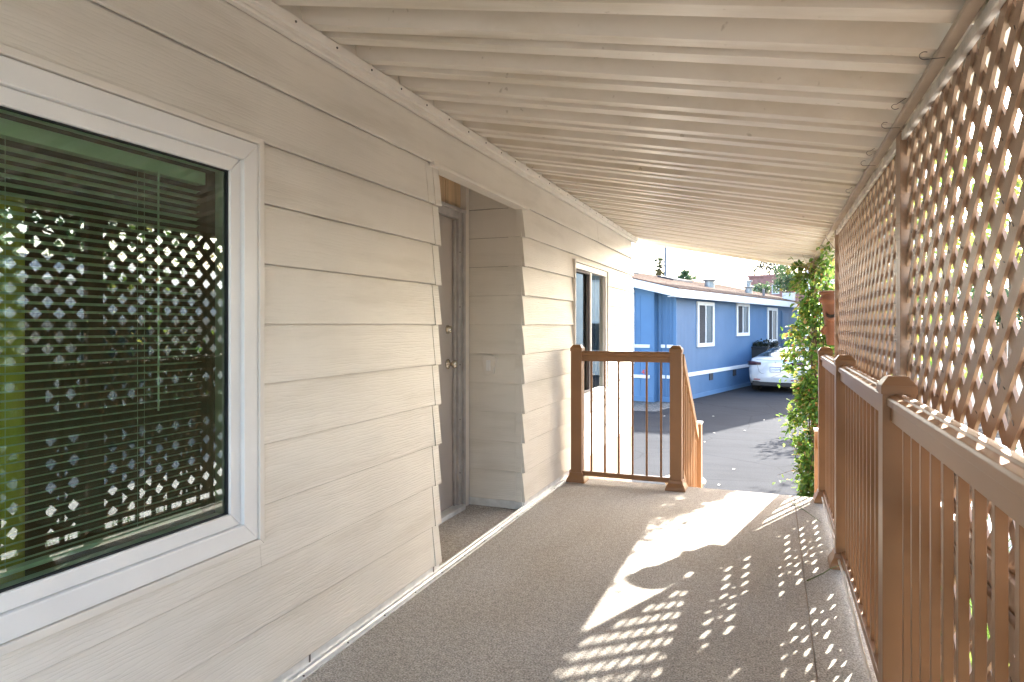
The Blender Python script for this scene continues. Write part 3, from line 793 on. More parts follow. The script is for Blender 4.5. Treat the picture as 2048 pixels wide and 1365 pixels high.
# strawberry pot hung at the end of the lattice
pot = empty('strawberry_pot', (2.065, 5.74, 1.12), 0, 'terracotta strawberry pot with side pockets hanging beside the lattice end', 'pot')
MB().lathe([(0, 0), (.085, 0), (.092, .01), (.115, .18), (.135, .36), (.14, .372), (.172, .392), (.178, .40), (.176, .415), (.150, .445), (.150, .455), (.168, .462), (.168, .485), (.150, .487), (.140, .47), (.13, .43), (0, .42)], 32).build('body', 'terracotta', pot, 0, True)
def pocket(ang, z, r):
    m = MB(); vs = []; fs = []; A, B = 10, 6
    for i in range(A + 1):
        for j in range(B + 1):
            u = math.pi * (i / A) - math.pi / 2; v = (j / B) * math.pi / 2
            # half bowl hanging off the wall
            x = math.cos(u) * math.cos(v) * .085; y = math.sin(u) * math.cos(v) * .078; zz = -math.sin(v) * .105
            vs.append((x, y, zz))
    for i in range(A):
        for j in range(B): fs.append((i * (B + 1) + j, (i + 1) * (B + 1) + j, (i + 1) * (B + 1) + j + 1, i * (B + 1) + j + 1))
    m.add(vs, fs)
    o = m.build('pocket', 'terracotta', pot, 0, True, (r * math.cos(ang), r * math.sin(ang), z), (0, R(48), ang))
    sm = o.modifiers.new('thick', 'SOLIDIFY'); sm.thickness = .010; sm.offset = -1
    d = MB().lathe([(0, 0), (.062, 0)], 16).build('soil', 'soil', pot, 0, False, (r * math.cos(ang) + .004 * math.cos(ang), r * math.sin(ang) + .004 * math.sin(ang), z - .022), (0, R(48), ang))
pocket(R(-112), .30, .118); pocket(R(172), .185, .106); pocket(R(50), .24, .112)
MB().lathe([(0, 0), (.138, 0)], 20).build('soil', 'soil', pot, 0, False, (0, 0, .452))
for k in range(3):
    a = k * 2.094 + .5
    MB().tube([(.15 * math.cos(a), .15 * math.sin(a), .48), (.0, .0, .86)], .0018, 5).build('hanger_wire', 'wire', pot)
MB().tube([(0, 0, .86), (-.10, 0, (BEAMZ - 1.12) / .86)], .0025, 5).build('hanger_wire', 'wire', pot)
pot.scale = (.68, .68, .86)
# stone bowl planter on the driveway
bx_, by_ = at(1369, 7.75)
bw = empty('planter_bowl', (bx_, by_, GZ), 0, 'round pale stone planter bowl with dark soil at the foot of the steps', 'planter')
MB().lathe([(0, 0), (.11, 0), (.12, .02), (.15, .08), (.21, .27), (.235, .31), (.24, .33), (.232, .345), (.215, .345), (.205, .33), (.20, .30), (0, .29)], 32).build('bowl', 'stone_bowl', bw, 0, True)
MB().lathe([(0, .315), (.1, .312), (.203, .305)], 24).build('soil', 'soil', bw, 0, True)

# ------------------------------------------------------------------ leaves
def leaf(m, c, d, up, L, W):
    """one folded leaf: four faces with a pointed tip"""
    d = d.normalized(); s = d.cross(up)
    if s.length < .01: s = d.cross(Vector((1, 0, 0)))
    s.normalize(); n = s.cross(d)
    p = [c, c + d * L * .35 + s * W * .5 + n * W * .12, c + d * L * .72 + s * W * .36 + n * W * .05, c + d * L - n * L * .10,
         c + d * L * .72 - s * W * .36 + n * W * .05, c + d * L * .35 - s * W * .5 + n * W * .12, c + d * L * .5 - n * W * .06]
    m.add(p, [(0, 1, 6), (1, 2, 6), (2, 3, 6), (3, 4, 6), (4, 5, 6), (5, 0, 6)])
def rv(): 
    while True:
        v = Vector((random.uniform(-1, 1), random.uniform(-1, 1), random.uniform(-1, 1)))
        if .05 < v.length < 1: return v.normalized()
# climbing vine on the corner post
VX, VY = 2.06, 7.60
vine = empty('climbing_vine', (VX, VY, GZ), 0, 'tall leafy green vine climbing the corner post beyond the steps', 'vine')
fm = MB()
def vr(z):   # half-width of the mass by height above the driveway
    return (.165 + .05 * math.sin(z * 3.1) + .05 * math.sin(z * 7.3 + 1)) * (1.0 if z > 1.0 else .75 + .25 * z) + (.09 * max(0, min(1, (z - .9) / .5))) - (.10 * max(0, min(1, (z - 2.0) / .5)))
clumps = []
for i in range(430):
    z = random.uniform(.0, 2.80); r = vr(z); a = random.uniform(0, 6.283); k = math.sqrt(random.uniform(.15, 1)) * r
    clumps.append(Vector((math.cos(a) * k - (.05 if 1.0 < z < 2.1 else 0), math.sin(a) * k, z)))
for c in clumps:
    rr = random.uniform(.05, .11)
    for j in range(random.randint(14, 30)):
        p = c + rv() * rr * random.uniform(.3, 1.1)
        out = Vector((p.x, p.y, 0)); out = out.normalized() if out.length > .01 else rv()
        d = (out * .7 + Vector((0, 0, random.uniform(-1.0, .5))) + rv() * .7)
        L = random.uniform(.040, .072)
        leaf(fm, p, d, Vector((0, 0, 1)) + rv() * .6, L, L * random.uniform(.5, .68))
# growth creeping along the awning edge
for i in range(26):
    c = Vector((random.uniform(-.04, .14), random.uniform(6.1, 7.6) - VY, random.uniform(2.52, 2.80)))
    for j in range(random.randint(6, 14)):
        leaf(fm, c + rv() * random.uniform(.02, .12), rv() + Vector((0, 0, -.5)), Vector((0, 0, 1)) + rv() * .6, random.uniform(.04, .065), random.uniform(.022, .036))
# runners along the outside of the far lattice
for i in range(60):
    yy_ = random.uniform(3.0, 5.3) - VY; c = Vector((random.uniform(.16, .45), yy_, random.choice((random.uniform(1.9, 2.85), random.uniform(2.4, 2.9)))))
    for j in range(random.randint(8, 20)):
        leaf(fm, c + rv() * random.uniform(.02, .14), rv() + Vector((0, 0, -.4)), Vector((0, 0, 1)) + rv() * .6, random.uniform(.04, .07), random.uniform(.022, .04))
# loose sprigs hanging out to the side
for (z, dx, dy, n) in ((2.0, -.36, -.05, 12), (1.66, -.38, -.1, 12), (1.22, -.40, -.05, 12), (.62, -.40, 0, 12), (.35, -.34, -.1, 10), (2.5, -.36, -.1, 10), (1.5, .2, -.3, 10), (.95, -.36, .1, 12), (.1, -.3, 0, 10)):
    p0 = Vector((-.1, 0, z)); p1 = Vector((dx, dy, z + random.uniform(-.14, .06)))
    for i in range(n):
        t = (i + 1) / n
        p = p0.lerp(p1, t) + Vector((0, 0, -.06 * t * t)) + rv() * .03
        leaf(fm, p, rv() + Vector((-.5, 0, -.2)), Vector((0, 0, 1)) + rv() * .5, random.uniform(.04, .065), random.uniform(.024, .036))
fo = fm.build('foliage', 'leaf_vine', vine); fo['kind'] = 'stuff'
sm_ = MB()
for i in range(9):
    a = i * .7; pts = []
    for k in range(16):
        z = k / 15 * 2.75
        pts.append((math.cos(a + z * 1.3) * .08 + random.uniform(-.02, .02), math.sin(a + z * 1.3) * .08 + random.uniform(-.02, .02), z))
    sm_.tube(pts, .009, 6, .004)
for (z, dx, dy) in ((2.0, -.42, -.05), (1.66, -.46, -.1), (1.22, -.44, -.05), (.62, -.40, 0), (.35, -.34, -.1), (2.5, -.36, -.1)):
    sm_.tube([(0, 0, z), (dx * .5, dy * .5, z + .01), (dx, dy, z - .08)], .003, 5, .0015)
sm_.build('stem', 'bark', vine, 0, True)
tw = MB()
for i in range(46):
    a = random.uniform(0, 6.283); p = Vector((random.uniform(-.12, .12), random.uniform(-.25, .1), 2.66 + random.uniform(-.1, .1))); pts = [p.copy()]
    d = (rv() + Vector((-.35, -.9, .25))).normalized()
    for k in range(6):
        d = (d + rv() * .35 + Vector((0, 0, -.05))).normalized(); p = p + d * .055
        p.z = min(p.z, 2.02 - GZ); pts.append(p.copy())
    tw.tube(pts, .0028, 4, .001)
tw.build('dead_twigs', 'dead_twig', vine)

# ------------------------------------------------------------------ blue house
BA = 15.0
bh = empty('blue_house', (-.865, 18.775, GZ), -R(BA), 'blue mobile home with white trim and brown shingle roof across the driveway', 'house')
# local axes: y runs along the long wall, x points out of it towards the driveway; the short wall lies at y=0, x<0
BL, BWID = 14.0, 7.2; EAVE = 2.98; BR = 3.6; RIDGE = 4.05
def hz(z): return z - GZ
wb = MB().box(-BWID, 0, .0, BL, 0, EAVE)
wb.prism([(-BWID, EAVE), (0, EAVE), (-BR, RIDGE - .08)], .0, BL, 'Y')
wb.build('wall', 'blue_siding', bh)
# projecting bay on the short wall
MB().prism([(-4.2, 0), (-.53, 0), (-.53, EAVE + .12), (-BR, RIDGE - .12), (-4.2, RIDGE - .25)], -.24, -.001, 'Y').build('bay_wall', 'blue_panel', bh)
for (x0, x1, y) in ((-.60, -.535, -.255), (-1.02, -.95, -.252), (-.07, .012, -.014), (-.30, -.27, -.012), (-.50, -.44, -.02)):
    bx('corner_board', 'blue_trim', bh, x0, x1, y, y + .02 if y < -.2 else -.0012, 0, EAVE - .01, .002)
bx('corner_board', 'blue_trim', bh, .0005, .014, -.0005, .07, 0, EAVE - .01, .002)
for zz in (hz(.70), hz(-.15)):
    bx('white_band', 'trim_white', bh, -1.0 - 3.0, -.66, -.275, -.2405, zz - .045, zz + .045, .004)
    bx('white_band', 'trim_white', bh, -.43, -.31, -.035, -.0015, zz - .045, zz + .045, .004)
    bx('white_band', 'trim_white', bh, -.26, -.08, -.035, -.0015, zz - .045, zz + .045, .004)
bx('white_band', 'trim_white', bh, .0015, .035, .08, BL, hz(-.13) - .055, hz(-.13) + .055, .004)
bx('base_board', 'blue_trim', bh, .0015, .03, .02, BL, .0, .12, .003)
bx('base_board', 'blue_trim', bh, -.44, .0, -.03, -.0015, .0, .15, .003)
bx('base_board', 'blue_trim', bh, -4.2, -.53, -.275, -.241, .0, .15, .003)
def bwin(u0, u1, z0, z1):
    fw = .11
    o = [(u0, z0), (u1, z0), (u1, z1), (u0, z1)]; i = [(u0 + fw, z0 + fw), (u1 - fw, z0 + fw), (u1 - fw, z1 - fw), (u0 + fw, z1 - fw)]
    m = MB()
    for k in range(4): m.prism([o[k], o[(k + 1) % 4], i[(k + 1) % 4], i[k]], .001, .05, 'X')
    w = m.build('window', 'trim_white', bh, .003)
    um = (u0 + u1) / 2
    MB().box(.004, .012, u0 + fw, um - .025, z0 + fw, z1 - fw).build('pane', 'vent_dark', w)
    MB().box(.004, .018, um + .025, u1 - fw, z0 + fw, z1 - fw).build('pane', 'glass_dark', w)
    bx('mullion', 'trim_white', w, .004, .035, um - .0245, um + .0245, z0 + fw, z1 - fw)
    z = z0 + fw + .03
    return w
bwin(1.53, 2.92, hz(.64), hz(1.99)); bwin(5.12, 6.5, hz(.92), hz(2.05)); bwin(8.8, 10.15, hz(.63), hz(1.97))
d = bx('door', 'blue_panel', bh, .001, .04, 10.95, 11.85, .10, hz(1.80), .004)
bx('door_frame', 'blue_trim', bh, .0005, .03, 10.86, 10.94, .10, hz(1.88), .003)
for u in (2.72, 4.95): 
    v = bx('skirt_vent', 'vent_dark', bh, .002, .022, u - .15, u + .15, hz(-.40), hz(-.18))
# window on the bay, half hidden by the beige home
m = MB()
o = [(-2.6, hz(.2)), (-1.12, hz(.2)), (-1.12, hz(2.28)), (-2.6, hz(2.28))]; i = [(-2.48, hz(.32)), (-1.24, hz(.32)), (-1.24, hz(2.16)), (-2.48, hz(2.16))]
for k in range(4): m.prism([o[k], o[(k + 1) % 4], i[(k + 1) % 4], i[k]], -.30, -.2425, 'Y')
m.box(-2.48, -1.24, -.29, -.2425, hz(1.82), hz(1.93))
w = m.build('window', 'trim_white', bh, .003)
MB().box(-2.48, -1.24, -.262, -.2425, hz(.321), hz(1.819)).build('pane', 'glass_dark', w)
MB().box(-2.48, -1.24, -.262, -.2425, hz(1.931), hz(2.159)).build('pane', 'glass_dark', w)
zz = hz(.36)
while zz < hz(1.80):
    bx('blind_slat', 'blind_slat', w, -2.47, -1.25, -.268, -.2645, zz, zz + .03); zz += .055
# roof
OV = .34
def rz(x): return (EAVE + .20) + (RIDGE - EAVE - .20) * (-x) / BR if x > -BR else RIDGE - (RIDGE - EAVE - .2) * (-x - BR) / BR
rf = MB().prism([(OV, rz(OV)), (-BR, RIDGE), (-BWID - OV, rz(-BWID - OV)), (-BWID - OV, rz(-BWID - OV) + .03), (-BR, RIDGE + .035), (OV, rz(OV) + .03)], -.62, BL + .4, 'Y').build('roof', 'shingle', bh)
bx('fascia', 'trim_white', bh, OV - .035, OV - .002, -.62, BL + .4, rz(OV) - .22, rz(OV) - .001, .004)
MB().prism([(OV - .036, rz(OV) - .22), (OV - .036, rz(OV) + .004), (-BR, RIDGE - .002), (-BR, RIDGE - .23)], -.625, -.59, 'Y').build('fascia', 'trim_white', bh, .004)
bx('soffit', 'trim_white', bh, .0012, OV - .036, -.58, BL + .35, rz(OV) - .20, rz(OV) - .18)
# shingle butts along the visible slope
step = .145; x = OV - .01; kx = 0
nx_, nz_ = (RIDGE - EAVE - .2) / math.hypot(RIDGE - EAVE - .2, BR), BR / math.hypot(RIDGE - EAVE - .2, BR)
while x > -BR + .15:
    z0 = rz(x) + .031; z1 = rz(x - step) + .031
    MB().prism([(x, z0), (x, z0 + .012), (x - step, z1 + .002), (x - step, z1)], -.61, BL + .39, 'Y').build('shingle_course', 'shingle', rf); x -= step
def vent(x, y, r, h, r2=None):
    z = rz(x)
    m = MB().lathe([(r, -.1), (r, h * .62), (r * 1.45, h * .62), (r * 1.5, h * .68), (r * 1.5, h * .75), (r * 1.1, h * .78), (0, h * .86)], 16)
    o = m.build('roof_vent', 'vent_metal', rf, 0, False, (x, y, z))
    if r2: MB().lathe([(r2, h * .8), (r2, h * 1.25), (r2 * 1.6, h * 1.25), (r2 * 1.6, h * 1.38), (0, h * 1.42)], 14).build('vent_cap', 'vent_metal', o)
vent(-1.15, 5.8, .17, .40); vent(-.75, 9.0, .14, .38, .09)
MB().lathe([(.05, -.1), (.05, .3), (0, .31)], 10).build('vent_pipe', 'pole_metal', rf, 0, False, (-.4, 9.8, rz(-.4)))
for (xa, xb, ya, yb) in ((-2.6, -2.0, 4.6, 6.4), (-2.9, -2.5, 2.2, 2.9)):
    MB().prism([(xb, rz(xb) + .02), (xb, rz(xb) + .10), (xa, rz(xa) + .10), (xa, rz(xa) + .02)], ya, yb, 'Y').build('skylight', 'vent_dark', rf)
bx('chimney_box', 'trim_white', rf, -.3, .1, 12.2, 12.7, rz(.1) - .05, rz(.1) + .36)
# small red and white number on the bay
sx = -.78
txt = bpy.data.curves.new('house_number', 'FONT'); txt.body = '42'; txt.size = .20; txt.extrude = .004; txt.materials.append(MATS['sticker_red'])
o = text_obj('house_number', txt, bh); o.location = (sx - .13, -.2475, hz(-.09)); o.rotation_euler = (R(90), 0, 0)

# ------------------------------------------------------------------ white car
def car(loc, rz_, label):
    t = empty('car', loc, rz_, label, 'car')
    # x right, y forward, rear at y=0
    def lerp(tab, y):
        for (a, va), (b, vb) in zip(tab[:-1], tab[1:]):
            if y <= b:
                k = (y - a) / (b - a); k = k * k * (3 - 2 * k) * .5 + k * .5
                return va + (vb - va) * k
        return tab[-1][1]
    Wt = [(0, .70), (.06, .80), (.2, .87), (.6, .915), (2.3, .925), (3.8, .91), (4.4, .82), (4.69, .55)]
    Zt = [(0, .93), (.05, 1.02), (.14, 1.075), (.62, 1.12), (.95, 1.26), (1.45, 1.40), (2.0, 1.44), (2.6, 1.42), (3.2, 1.20), (3.65, .98), (4.3, .82), (4.69, .60)]
    Zb = [(0, .90), (.05, .97), (.14, 1.00), (.62, .985), (2.0, .955), (3.2, .92), (3.65, .88), (4.3, .76), (4.69, .55)]
    Zl = [(0, .40), (.08, .30), (.3, .22), (4.3, .20), (4.69, .28)]
    def section(y):
        W, zt, zb_, zl = lerp(Wt, y), lerp(Zt, y), lerp(Zb, y), lerp(Zl, y)
        g = max(0, min(1, (zt - zb_ - .10) / .30))
        pts = [(0, zl), (W * .80, zl), (W * .95, zl + .05), (W * .99, zl + (zb_ - zl) * .35), (W, zl + (zb_ - zl) * .62), (W * .975, zl + (zb_ - zl) * .86), (W * .93, zb_)]
        xr = W * (.90 - .28 * g)
        for k in range(1, 7):
            u = k / 6
            x0, z0 = W * .93, zb_
            if u <= .6:
                q = u / .6; x = x0 + (xr - x0) * q; z = z0 + (zt - .06 * g - .012 - z0) * q
            else:
                q = (u - .6) / .4; x = xr * (1 - q) ** .8 if q < 1 else 0; z = zt - .06 * g - .012 + (.06 * g + .012) * (1 - (1 - q) ** 2)
            pts.append((x, z))
        return pts
    ys = [0, .02, .05, .09, .14, .22, .32, .45, .62, .75, .95, 1.2, 1.45, 1.7, 2.0, 2.3, 2.6, 2.9, 3.2, 3.45, 3.65, 4.0, 4.3, 4.5, 4.69]
    m = MB(); n = len(section(0))
    for sgn in (1, -1):
        vs = [(sgn * p[0], y, p[1]) for y in ys for p in section(y)]
        fs = [(i * n + k, i * n + k + 1, (i + 1) * n + k + 1, (i + 1) * n + k) for i in range(len(ys) - 1) for k in range(n - 1)]
        fs.append(tuple(range(n))); fs.append(tuple((len(ys) - 1) * n + k for k in range(n)))
        m.add(vs, fs)
    me = m.mesh('body', 'car_white', 0, True)
    bm = bmesh.new(); bm.from_mesh(me); bmesh.ops.remove_doubles(bm, verts=bm.verts, dist=.0005); bmesh.ops.recalc_face_normals(bm, faces=bm.faces); bm.to_mesh(me); bm.free()
    body = link('body', me, t)
    # glazing patches a few millimetres proud of the shell
    def patch(name, y0, y1, k0, k1, inset, off=.006, both=True, mat='glass_dark', ny=8):
        m = MB(); rows = [y0 + (y1 - y0) * i / ny for i in range(ny + 1)]
        for sgn in ((1, -1) if both else (1,)):
            vs = []
            for y in rows:
                s = section(y); w = k1 - k0
                for k in range(k0, k1 + 1):
                    x, z = s[k]
                    if k == k0: x, z = x + (s[k + 1][0] - x) * inset, z + (s[k + 1][1] - z) * inset
                    vs.append((sgn * (x + (off if x > .3 else 0)), y, z + off))
            w = k1 - k0 + 1
            m.add(vs, [(i * w + k, i * w + k + 1, (i + 1) * w + k + 1, (i + 1) * w + k) for i in range(ny) for k in range(w - 1)])
        return m.build(name, mat, t, 0, True)
    patch('rear_window', .60, 1.55, 9, 12, .25)
    patch('roof_glass', 1.58, 2.62, 10, 12, .3)
    patch('windscreen', 2.66, 3.5, 9, 12, .3)
    patch('side_window', 1.05, 3.1, 6, 9, .18, .008)
    # tail lamps wrapping the corner
    for sgn in (1, -1):
        vs = []
        for (y, zlo, zhi, x) in ((-.004, .88, .955, .44), (-.006, .875, .975, .56), (.0, .865, .985, .68), (.045, .86, .985, .80), (.15, .86, .975, .885), (.30, .875, .955, .915)):
            vs += [(sgn * x, y - .008, zlo), (sgn * x, y - .002, zhi)]
        fs = [(2 * i, 2 * i + 2, 2 * i + 3, 2 * i + 1) for i in range(5)]
        L_ = MB().add(vs, fs).build('tail_lamp', 'lamp_dark', t, 0, True)
        sm = L_.modifiers.new('t', 'SOLIDIFY'); sm.thickness = .02; sm.offset = 0
        MB().box(min(sgn * .46, sgn * .66), max(sgn * .46, sgn * .66), .058, .07, .36, .385).build('reflector', 'lamp_red', t, .003, False, (0, -.085, .04))
    bx('diffuser', 'black_plastic', t, -.72, .72, .02, .4, .20, .355, .02)
    # seams of the boot lid and bumper
    MB().tube([(-.55, -.012, .86), (-.50, -.012, .66), (-.42, -.012, .60), (.42, -.012, .60), (.50, -.012, .66), (.55, -.012, .86)], .005, 5).build('boot_seam', 'black_plastic', t)
    MB().tube([(-.60, .062, 1.035), (0, .050, 1.045), (.60, .062, 1.035)], .006, 5).build('spoiler_seam', 'vent_metal', t)
    # bumper skin that closes the rear and carries the plate
    rows = []
    for z, yb, w in ((.335, -.005, .74), (.42, -.03, .80), (.52, -.035, .81), (.62, -.02, .80), (.74, -.012, .78), (.86, -.008, .74), (.95, .0, .70)):
        rows.append([(x * w, yb + .11 * abs(x) ** 3.5, z) for x in [-1, -.9, -.75, -.5, -.25, 0, .25, .5, .75, .9, 1]])
    mm = MB(); w = 11
    mm.add([p for r in rows for p in r], [(i * w + k, i * w + k + 1, (i + 1) * w + k + 1, (i + 1) * w + k) for i in range(len(rows) - 1) for k in range(w - 1)])
    mm.build('bumper', 'car_white', t, 0, True)
    pl = bx('licence_plate', 'plate_ink', t, -.16, .16, -.052, -.030, .655, .815, .003)
    bx('plate_face', 'plate_white', pl, -.147, .147, -.056, -.0525, .668, .80)
    cu = bpy.data.curves.new('plate_text', 'FONT'); cu.body = '8XNZ019'; cu.size = .085; cu.align_x = 'CENTER'; cu.extrude = .001; cu.materials.append(MATS['plate_ink'])
    o = text_obj('plate_text', cu, pl); o.location = (0, -.0575, .705); o.rotation_euler = (R(90), 0, 0); o.scale = (.78, 1, 1)
    # emblem: small upright mark with a flared top
    MB().prism([(-.035, .965), (-.03, .975), (0, .985), (.03, .975), (.035, .965), (.012, .967), (.0, .915), (-.012, .967)], -.024, -.012, 'Y').build('emblem', 'vent_metal', t)
    for sx_ in (-1, 1):
        for y in (.92, 3.75):
            tm = MB().lathe([(.20, -.11), (.32, -.115), (.335, -.09), (.335, .09), (.32, .115), (.20, .11), (.20, -.11)], 28)
            wl_ = tm.build('wheel', 'tyre', t, 0, False, (sx_ * .80, y, .335), (0, R(90), 0))
            MB().lathe([(0, .07), (.06, .09), (.10, .06), (.20, .10), (.21, .09), (.21, -.09)], 20).build('rim', 'rim', wl_, 0, False, (0, 0, 0), (0, 0 if sx_ > 0 else R(180), 0))
    return t
cx_, cy_ = 1.70, 22.65
car((cx_, cy_, GZ), -R(13), 'white sedan parked beside the blue house, seen from behind')
# dark bin with a low shrub beside the car
dx_, dy_ = at(1522, 23.5)
db = empty('wheelie_bin', (dx_, dy_ + .6, GZ), -R(15), 'black bin with a dark leafy plant on top beside the white car', 'bin')
MB().add([(-.24, -.26, 0), (.24, -.26, 0), (.24, .26, 0), (-.24, .26, 0), (-.30, -.34, 1.32), (.30, -.34, 1.32), (.30, .34, 1.32), (-.30, .34, 1.32)],
         [(0, 3, 2, 1), (4, 5, 6, 7), (0, 1, 5, 4), (1, 2, 6, 5), (2, 3, 7, 6), (3, 0, 4, 7)]).build('body', 'bin_dark', db, .02)
bx('lid', 'bin_dark', db, -.33, .33, -.38, .36, 1.321, 1.37, .015)
lm = MB()
for i in range(420):
    p = Vector((random.uniform(-.34, .55), random.uniform(-.25, .25), 1.37 + abs(random.gauss(0, .09))))
    leaf(lm, p, rv() + Vector((.2, 0, .3)), Vector((0, 0, 1)), random.uniform(.07, .14), .06)
lm.build('plant', 'leaf_dark', db)

# fallen leaves and scraps on the driveway
lt = MB()
for (px, py) in ((1327, 834), (1424, 834), (1410, 886), (1492, 863), (1437, 973), (1465, 941), (1528, 842), (1431, 868)):
    zc = 1336 * (CAMH - GZ) / (py - 652.0); x, y = at(px, zc); a = random.uniform(0, 3)
    leaf(lt, Vector((x, y, GZ + .012)), Vector((math.cos(a), math.sin(a), .12)), Vector((0, 0, 1)), .06, .03)
o = lt.build('leaf_litter', 'litter'); tag(o, 'scattered pale fallen leaves on the asphalt', 'leaf litter', None, 'stuff')

# ------------------------------------------------------------------ background
def crown(parent, n, c, rad, ls, mat, name='crown', clump=26, seed=0, cr=.34):
    rnd = random.Random(seed); m = MB(); c = Vector(c); rad = Vector(rad)
    cl = []
    for i in range(clump):
        v = rv(); k = rnd.uniform(.35, .95)
        cl.append(Vector((v.x * rad.x * k, v.y * rad.y * k, v.z * rad.z * k)))
    for i in range(n):
        b = cl[i % clump]; v = rv() * (rnd.random() ** .5) * cr * rad.length / 1.7
        p = c + b + v
        leaf(m, p, rv() + Vector((0, 0, -.2)), rv(), ls * rnd.uniform(.7, 1.3), ls * rnd.uniform(.45, .65))
    o = m.build(name, mat, parent); return o
def tree(name, x, y, h, rad, n, ls, mat, label, cat='tree', group=None, cz=None, cr=.34, clump=26, trunk_r=.12):
    t = empty(name, (x, y, GZ), 0, label, cat, group)
    cz = h if cz is None else cz
    m = MB().tube([(0, 0, 0), (.05, .03, cz * .5), (0, 0, cz)], trunk_r, 8, trunk_r * .4)
    for i in range(7):
        v = rv(); a = Vector((0, 0, cz * random.uniform(.55, .95)))
        e = Vector((v.x * rad[0] * .8, v.y * rad[1] * .8, cz + v.z * rad[2] * .7))
        m.tube([a, a.lerp(e, .5) + rv() * .1, e], trunk_r * .35, 5, trunk_r * .08)
    m.build('trunk', 'bark', t, 0, True)
    crown(t, n, (0, 0, cz), rad, ls, mat, seed=int(x * 10) % 97, cr=cr, clump=clump)
    return t
def zat(py, zc): return CAMH + (652 - py) * zc / 1336 - GZ     # height above the driveway
# lamp pole
x, y = at(1331, 62)
pl = empty('light_pole', (x, y, GZ), 0, 'thin dark pole standing behind the blue house roof', 'pole')
MB().tube([(0, 0, 0), (0, 0, 12)], .17, 10, .12).build('shaft', 'pole_metal', pl, 0, True)
bx('cross_arm', 'pole_metal', pl, -.6, .6, -.06, .06, 11.4, 11.5, .01)
# palm
x, y = at(1319, 78)
pt = empty('palm_tree', (x, y, GZ), 0, 'small fan palm showing over the blue house roof', 'tree')
hz_ = zat(535, 78)
MB().tube([(0, 0, 0), (.1, 0, hz_ * .5), (0, 0, hz_)], .22, 10, .16).build('trunk', 'bark', pt, 0, True)
pm = MB(); pdm = MB()
for i in range(30):
    a = i * 2.4 + random.uniform(-.2, .2); el = -.35 + 1.8 * ((i + .5) / 30) ** 1.1; d = Vector((math.cos(a) * math.cos(el), math.sin(a) * math.cos(el), math.sin(el)))
    c = Vector((0, 0, hz_)); tip = c + d * random.uniform(.75, .95)
    pm.tube([c, tip], .045, 4, .035)
    s = d.cross(Vector((0, 0, 1))); s = s.normalized() if s.length > .01 else Vector((1, 0, 0))
    for k in range(9):
        b = R(-64 + 16 * k)
        leaf(pm, tip - d * .05, (d * math.cos(b) + s * math.sin(b) + Vector((0, 0, -.12))).normalized(), Vector((0, 0, 1)), .48 * (1 - .25 * abs(b)), .14)
for i in range(60):
    a = random.uniform(0, 6.283); c = Vector((.18 * math.cos(a), .18 * math.sin(a), hz_ - random.uniform(.1, .6)))
    leaf(pdm, c, Vector((math.cos(a) * .8, math.sin(a) * .8, -1)), Vector((0, 0, 1)), .8, .16)
pm.build('fronds', 'leaf_palm', pt); pdm.build('dead_fronds', 'palm_dead', pt)
# trees beyond the blue house
x, y = at(1371, 70); tree('round_tree', x, y, 0, (1.05, 1.05, .85), 1300, .22, 'leaf_tree', 'small rounded treetop peeking over the middle of the blue house roof', cz=zat(556, 70))
x, y = at(1574, 48); tree('bushy_tree', x, y, 0, (1.15, 1.1, 1.25), 3000, .14, 'leaf_tree', 'dense green tree behind the far end of the blue house roof', cz=zat(560, 48), cr=.38)
x, y = at(1524, 44); tree('low_tree', x, y, 0, (.62, .6, .5), 700, .12, 'leaf_tree', 'low grey-green tree in front of the red brick building', cz=zat(578, 44))
x, y = at(1551, 80)
tree('sparse_tree', x, y, 0, (4.2, 2.5, 1.1), 620, .34, 'leaf_sparse', 'thin sparse tree with spreading branches under the awning edge', cz=zat(531, 80), cr=.16, clump=60, trunk_r=.28)
# red brick building
x, y = at(1497, 74)
rb = empty('brick_building', (x, y, GZ), R(-21), 'dark red flat-roofed building far behind the blue house', 'building')
H_ = zat(556, 74)
bx('wall', 'brick_red', rb, 0, 9, 0, 7, 0, H_)
bx('parapet', 'brick_red', rb, -.1, 9.1, -.1, 7.1, H_ + .002, H_ + .25)
for xx in (.25, 2.6, 5.0):
    w = bx('window', 'trim_white', rb, xx, xx + .8, -.06, -.002, H_ - 1.9, H_ - .9)
    bx('pane', 'glass_dark', w, xx + .1, xx + .7, -.08, -.061, H_ - 1.8, H_ - 1.0)
# pale tall block beyond the car, added to shade the driveway and blue wall
K = 1.0 / math.tan(R(SUN_EL)); TB = 9.5
kx = .269 + TB * K * math.sin(R(SUN_AZ)); ky = 13.233 + TB * K * math.cos(R(SUN_AZ))
tb = empty('shade_caster_block', (kx, ky, GZ), 0, 'tall pale block added beyond the car to cast the driveway shadow', 'building')
sh = math.tan(R(BA)); LEN = 26
W_ = kx - at(1612, 25.4)[0]
MB().prism([(-W_, 0), (0, 0), (LEN * sh, LEN), (-W_ + LEN * sh, LEN)], 0, TB, 'Z').build('wall', 'pale_block', tb)
for fl in range(3):
    for i in range(2):
        xx = -W_ + .5 + i * 1.6; zz = 1.0 + fl * 3.0
        w = bx('window', 'trim_white', tb, xx, xx + 1.0, -.05, -.002, zz, zz + 1.3)
        bx('pane', 'glass_dark', w, xx + .08, xx + .92, -.07, -.051, zz + .08, zz + 1.22)

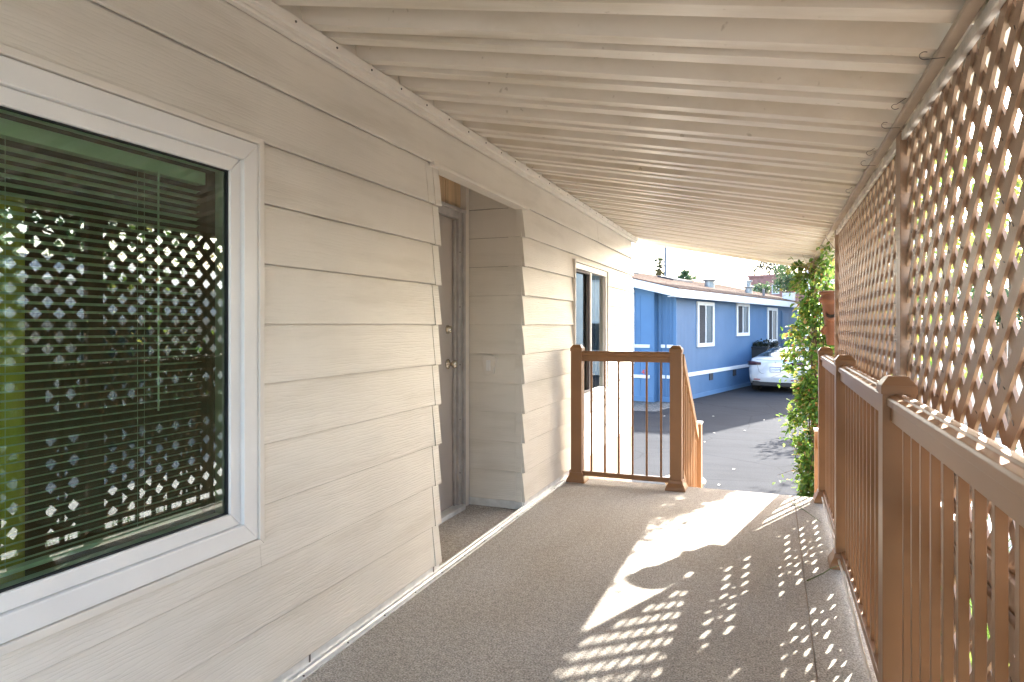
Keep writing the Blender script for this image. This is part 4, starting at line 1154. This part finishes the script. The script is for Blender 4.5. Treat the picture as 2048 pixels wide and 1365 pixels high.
# neighbouring home beyond the lattice, with a white awning on posts
nb = empty('neighbour_house', (9.6, 1.0, GZ), 0, 'cream neighbouring home with white awning, seen through the lattice', 'house')
bx('wall', 'cream_wall', nb, 0, 6, -8, 14, 0, 2.9)
MB().prism([(-.3, 2.9), (6.3, 2.9), (3, 3.6)], -8.3, 14.3, 'Y').build('roof', 'awning_white', nb)
bx('awning', 'awning_white', nb, -1.6, -.31, -6, 13, 2.42, 2.50, .01)
bx('awning_beam', 'awning_white', nb, -1.62, -1.50, -6, 13, 2.24, 2.419, .01)
for y in range(-6, 14, 3): bx('awning_post', 'awning_white', nb, -1.6, -1.52, y + .2, y + .28, 0, 2.239, .008)
for y in (-5, -1, 3, 7, 10.5):
    w = bx('window', 'trim_white', nb, -.06, -.002, y, y + 1.5, .95, 2.1)
    for k in range(2):
        for j in range(3):
            bx('pane', 'glass_dark', w, -.075, -.061, y + .08 + k * .70, y + .72 + k * .70, 1.03 + j * .35, 1.34 + j * .35)
for i, (x, y, h, lab) in enumerate(((8.6, 3.2, .55, 'low green shrub by the neighbouring home nearest the viewer'), (8.9, 6.1, .8, 'rounded green shrub against the neighbouring cream wall'),
                                    (8.6, 9.6, .7, 'yellow-green shrub by an awning post of the neighbouring home'), (4.2, 8.2, .5, 'small shrub in the open beside the concrete drive'))):
    t = empty('shrub', (x, y, GZ), 0, lab, 'shrub', 'shrubs beyond the lattice')
    crown(t, 900, (0, 0, h), (.7, .7, h * .8), .09, 'leaf_yellow' if i % 2 == 0 else 'leaf_tree', 'foliage', seed=i)
    MB().tube([(0, 0, 0), (0, 0, h)], .04, 6, .02).build('stem', 'bark', t)
tree('yard_tree', 5.8, 15.2, 0, (1.5, 1.7, 1.2), 1500, .12, 'leaf_yellow', 'yellow-green tree with thin branches beyond the nearest lattice', cz=4.1, cr=.30, clump=34, trunk_r=.09)
tree('yard_tree', 13.0, 10.5, 0, (2.2, 2.4, 2.0), 2200, .20, 'leaf_tree', 'large green tree rising behind the neighbouring home', cz=5.0)
tree('yard_tree', 4.3, 17.2, 0, (.9, 1.0, 1.0), 1600, .12, 'leaf_yellow', 'leafy tree in the open between the drive and the car', cz=2.6)
tree('yard_tree', 6.8, 19.5, 0, (1.3, 1.5, 1.3), 2000, .13, 'leaf_tree', 'green tree beside the drive beyond the far lattice', cz=3.1)
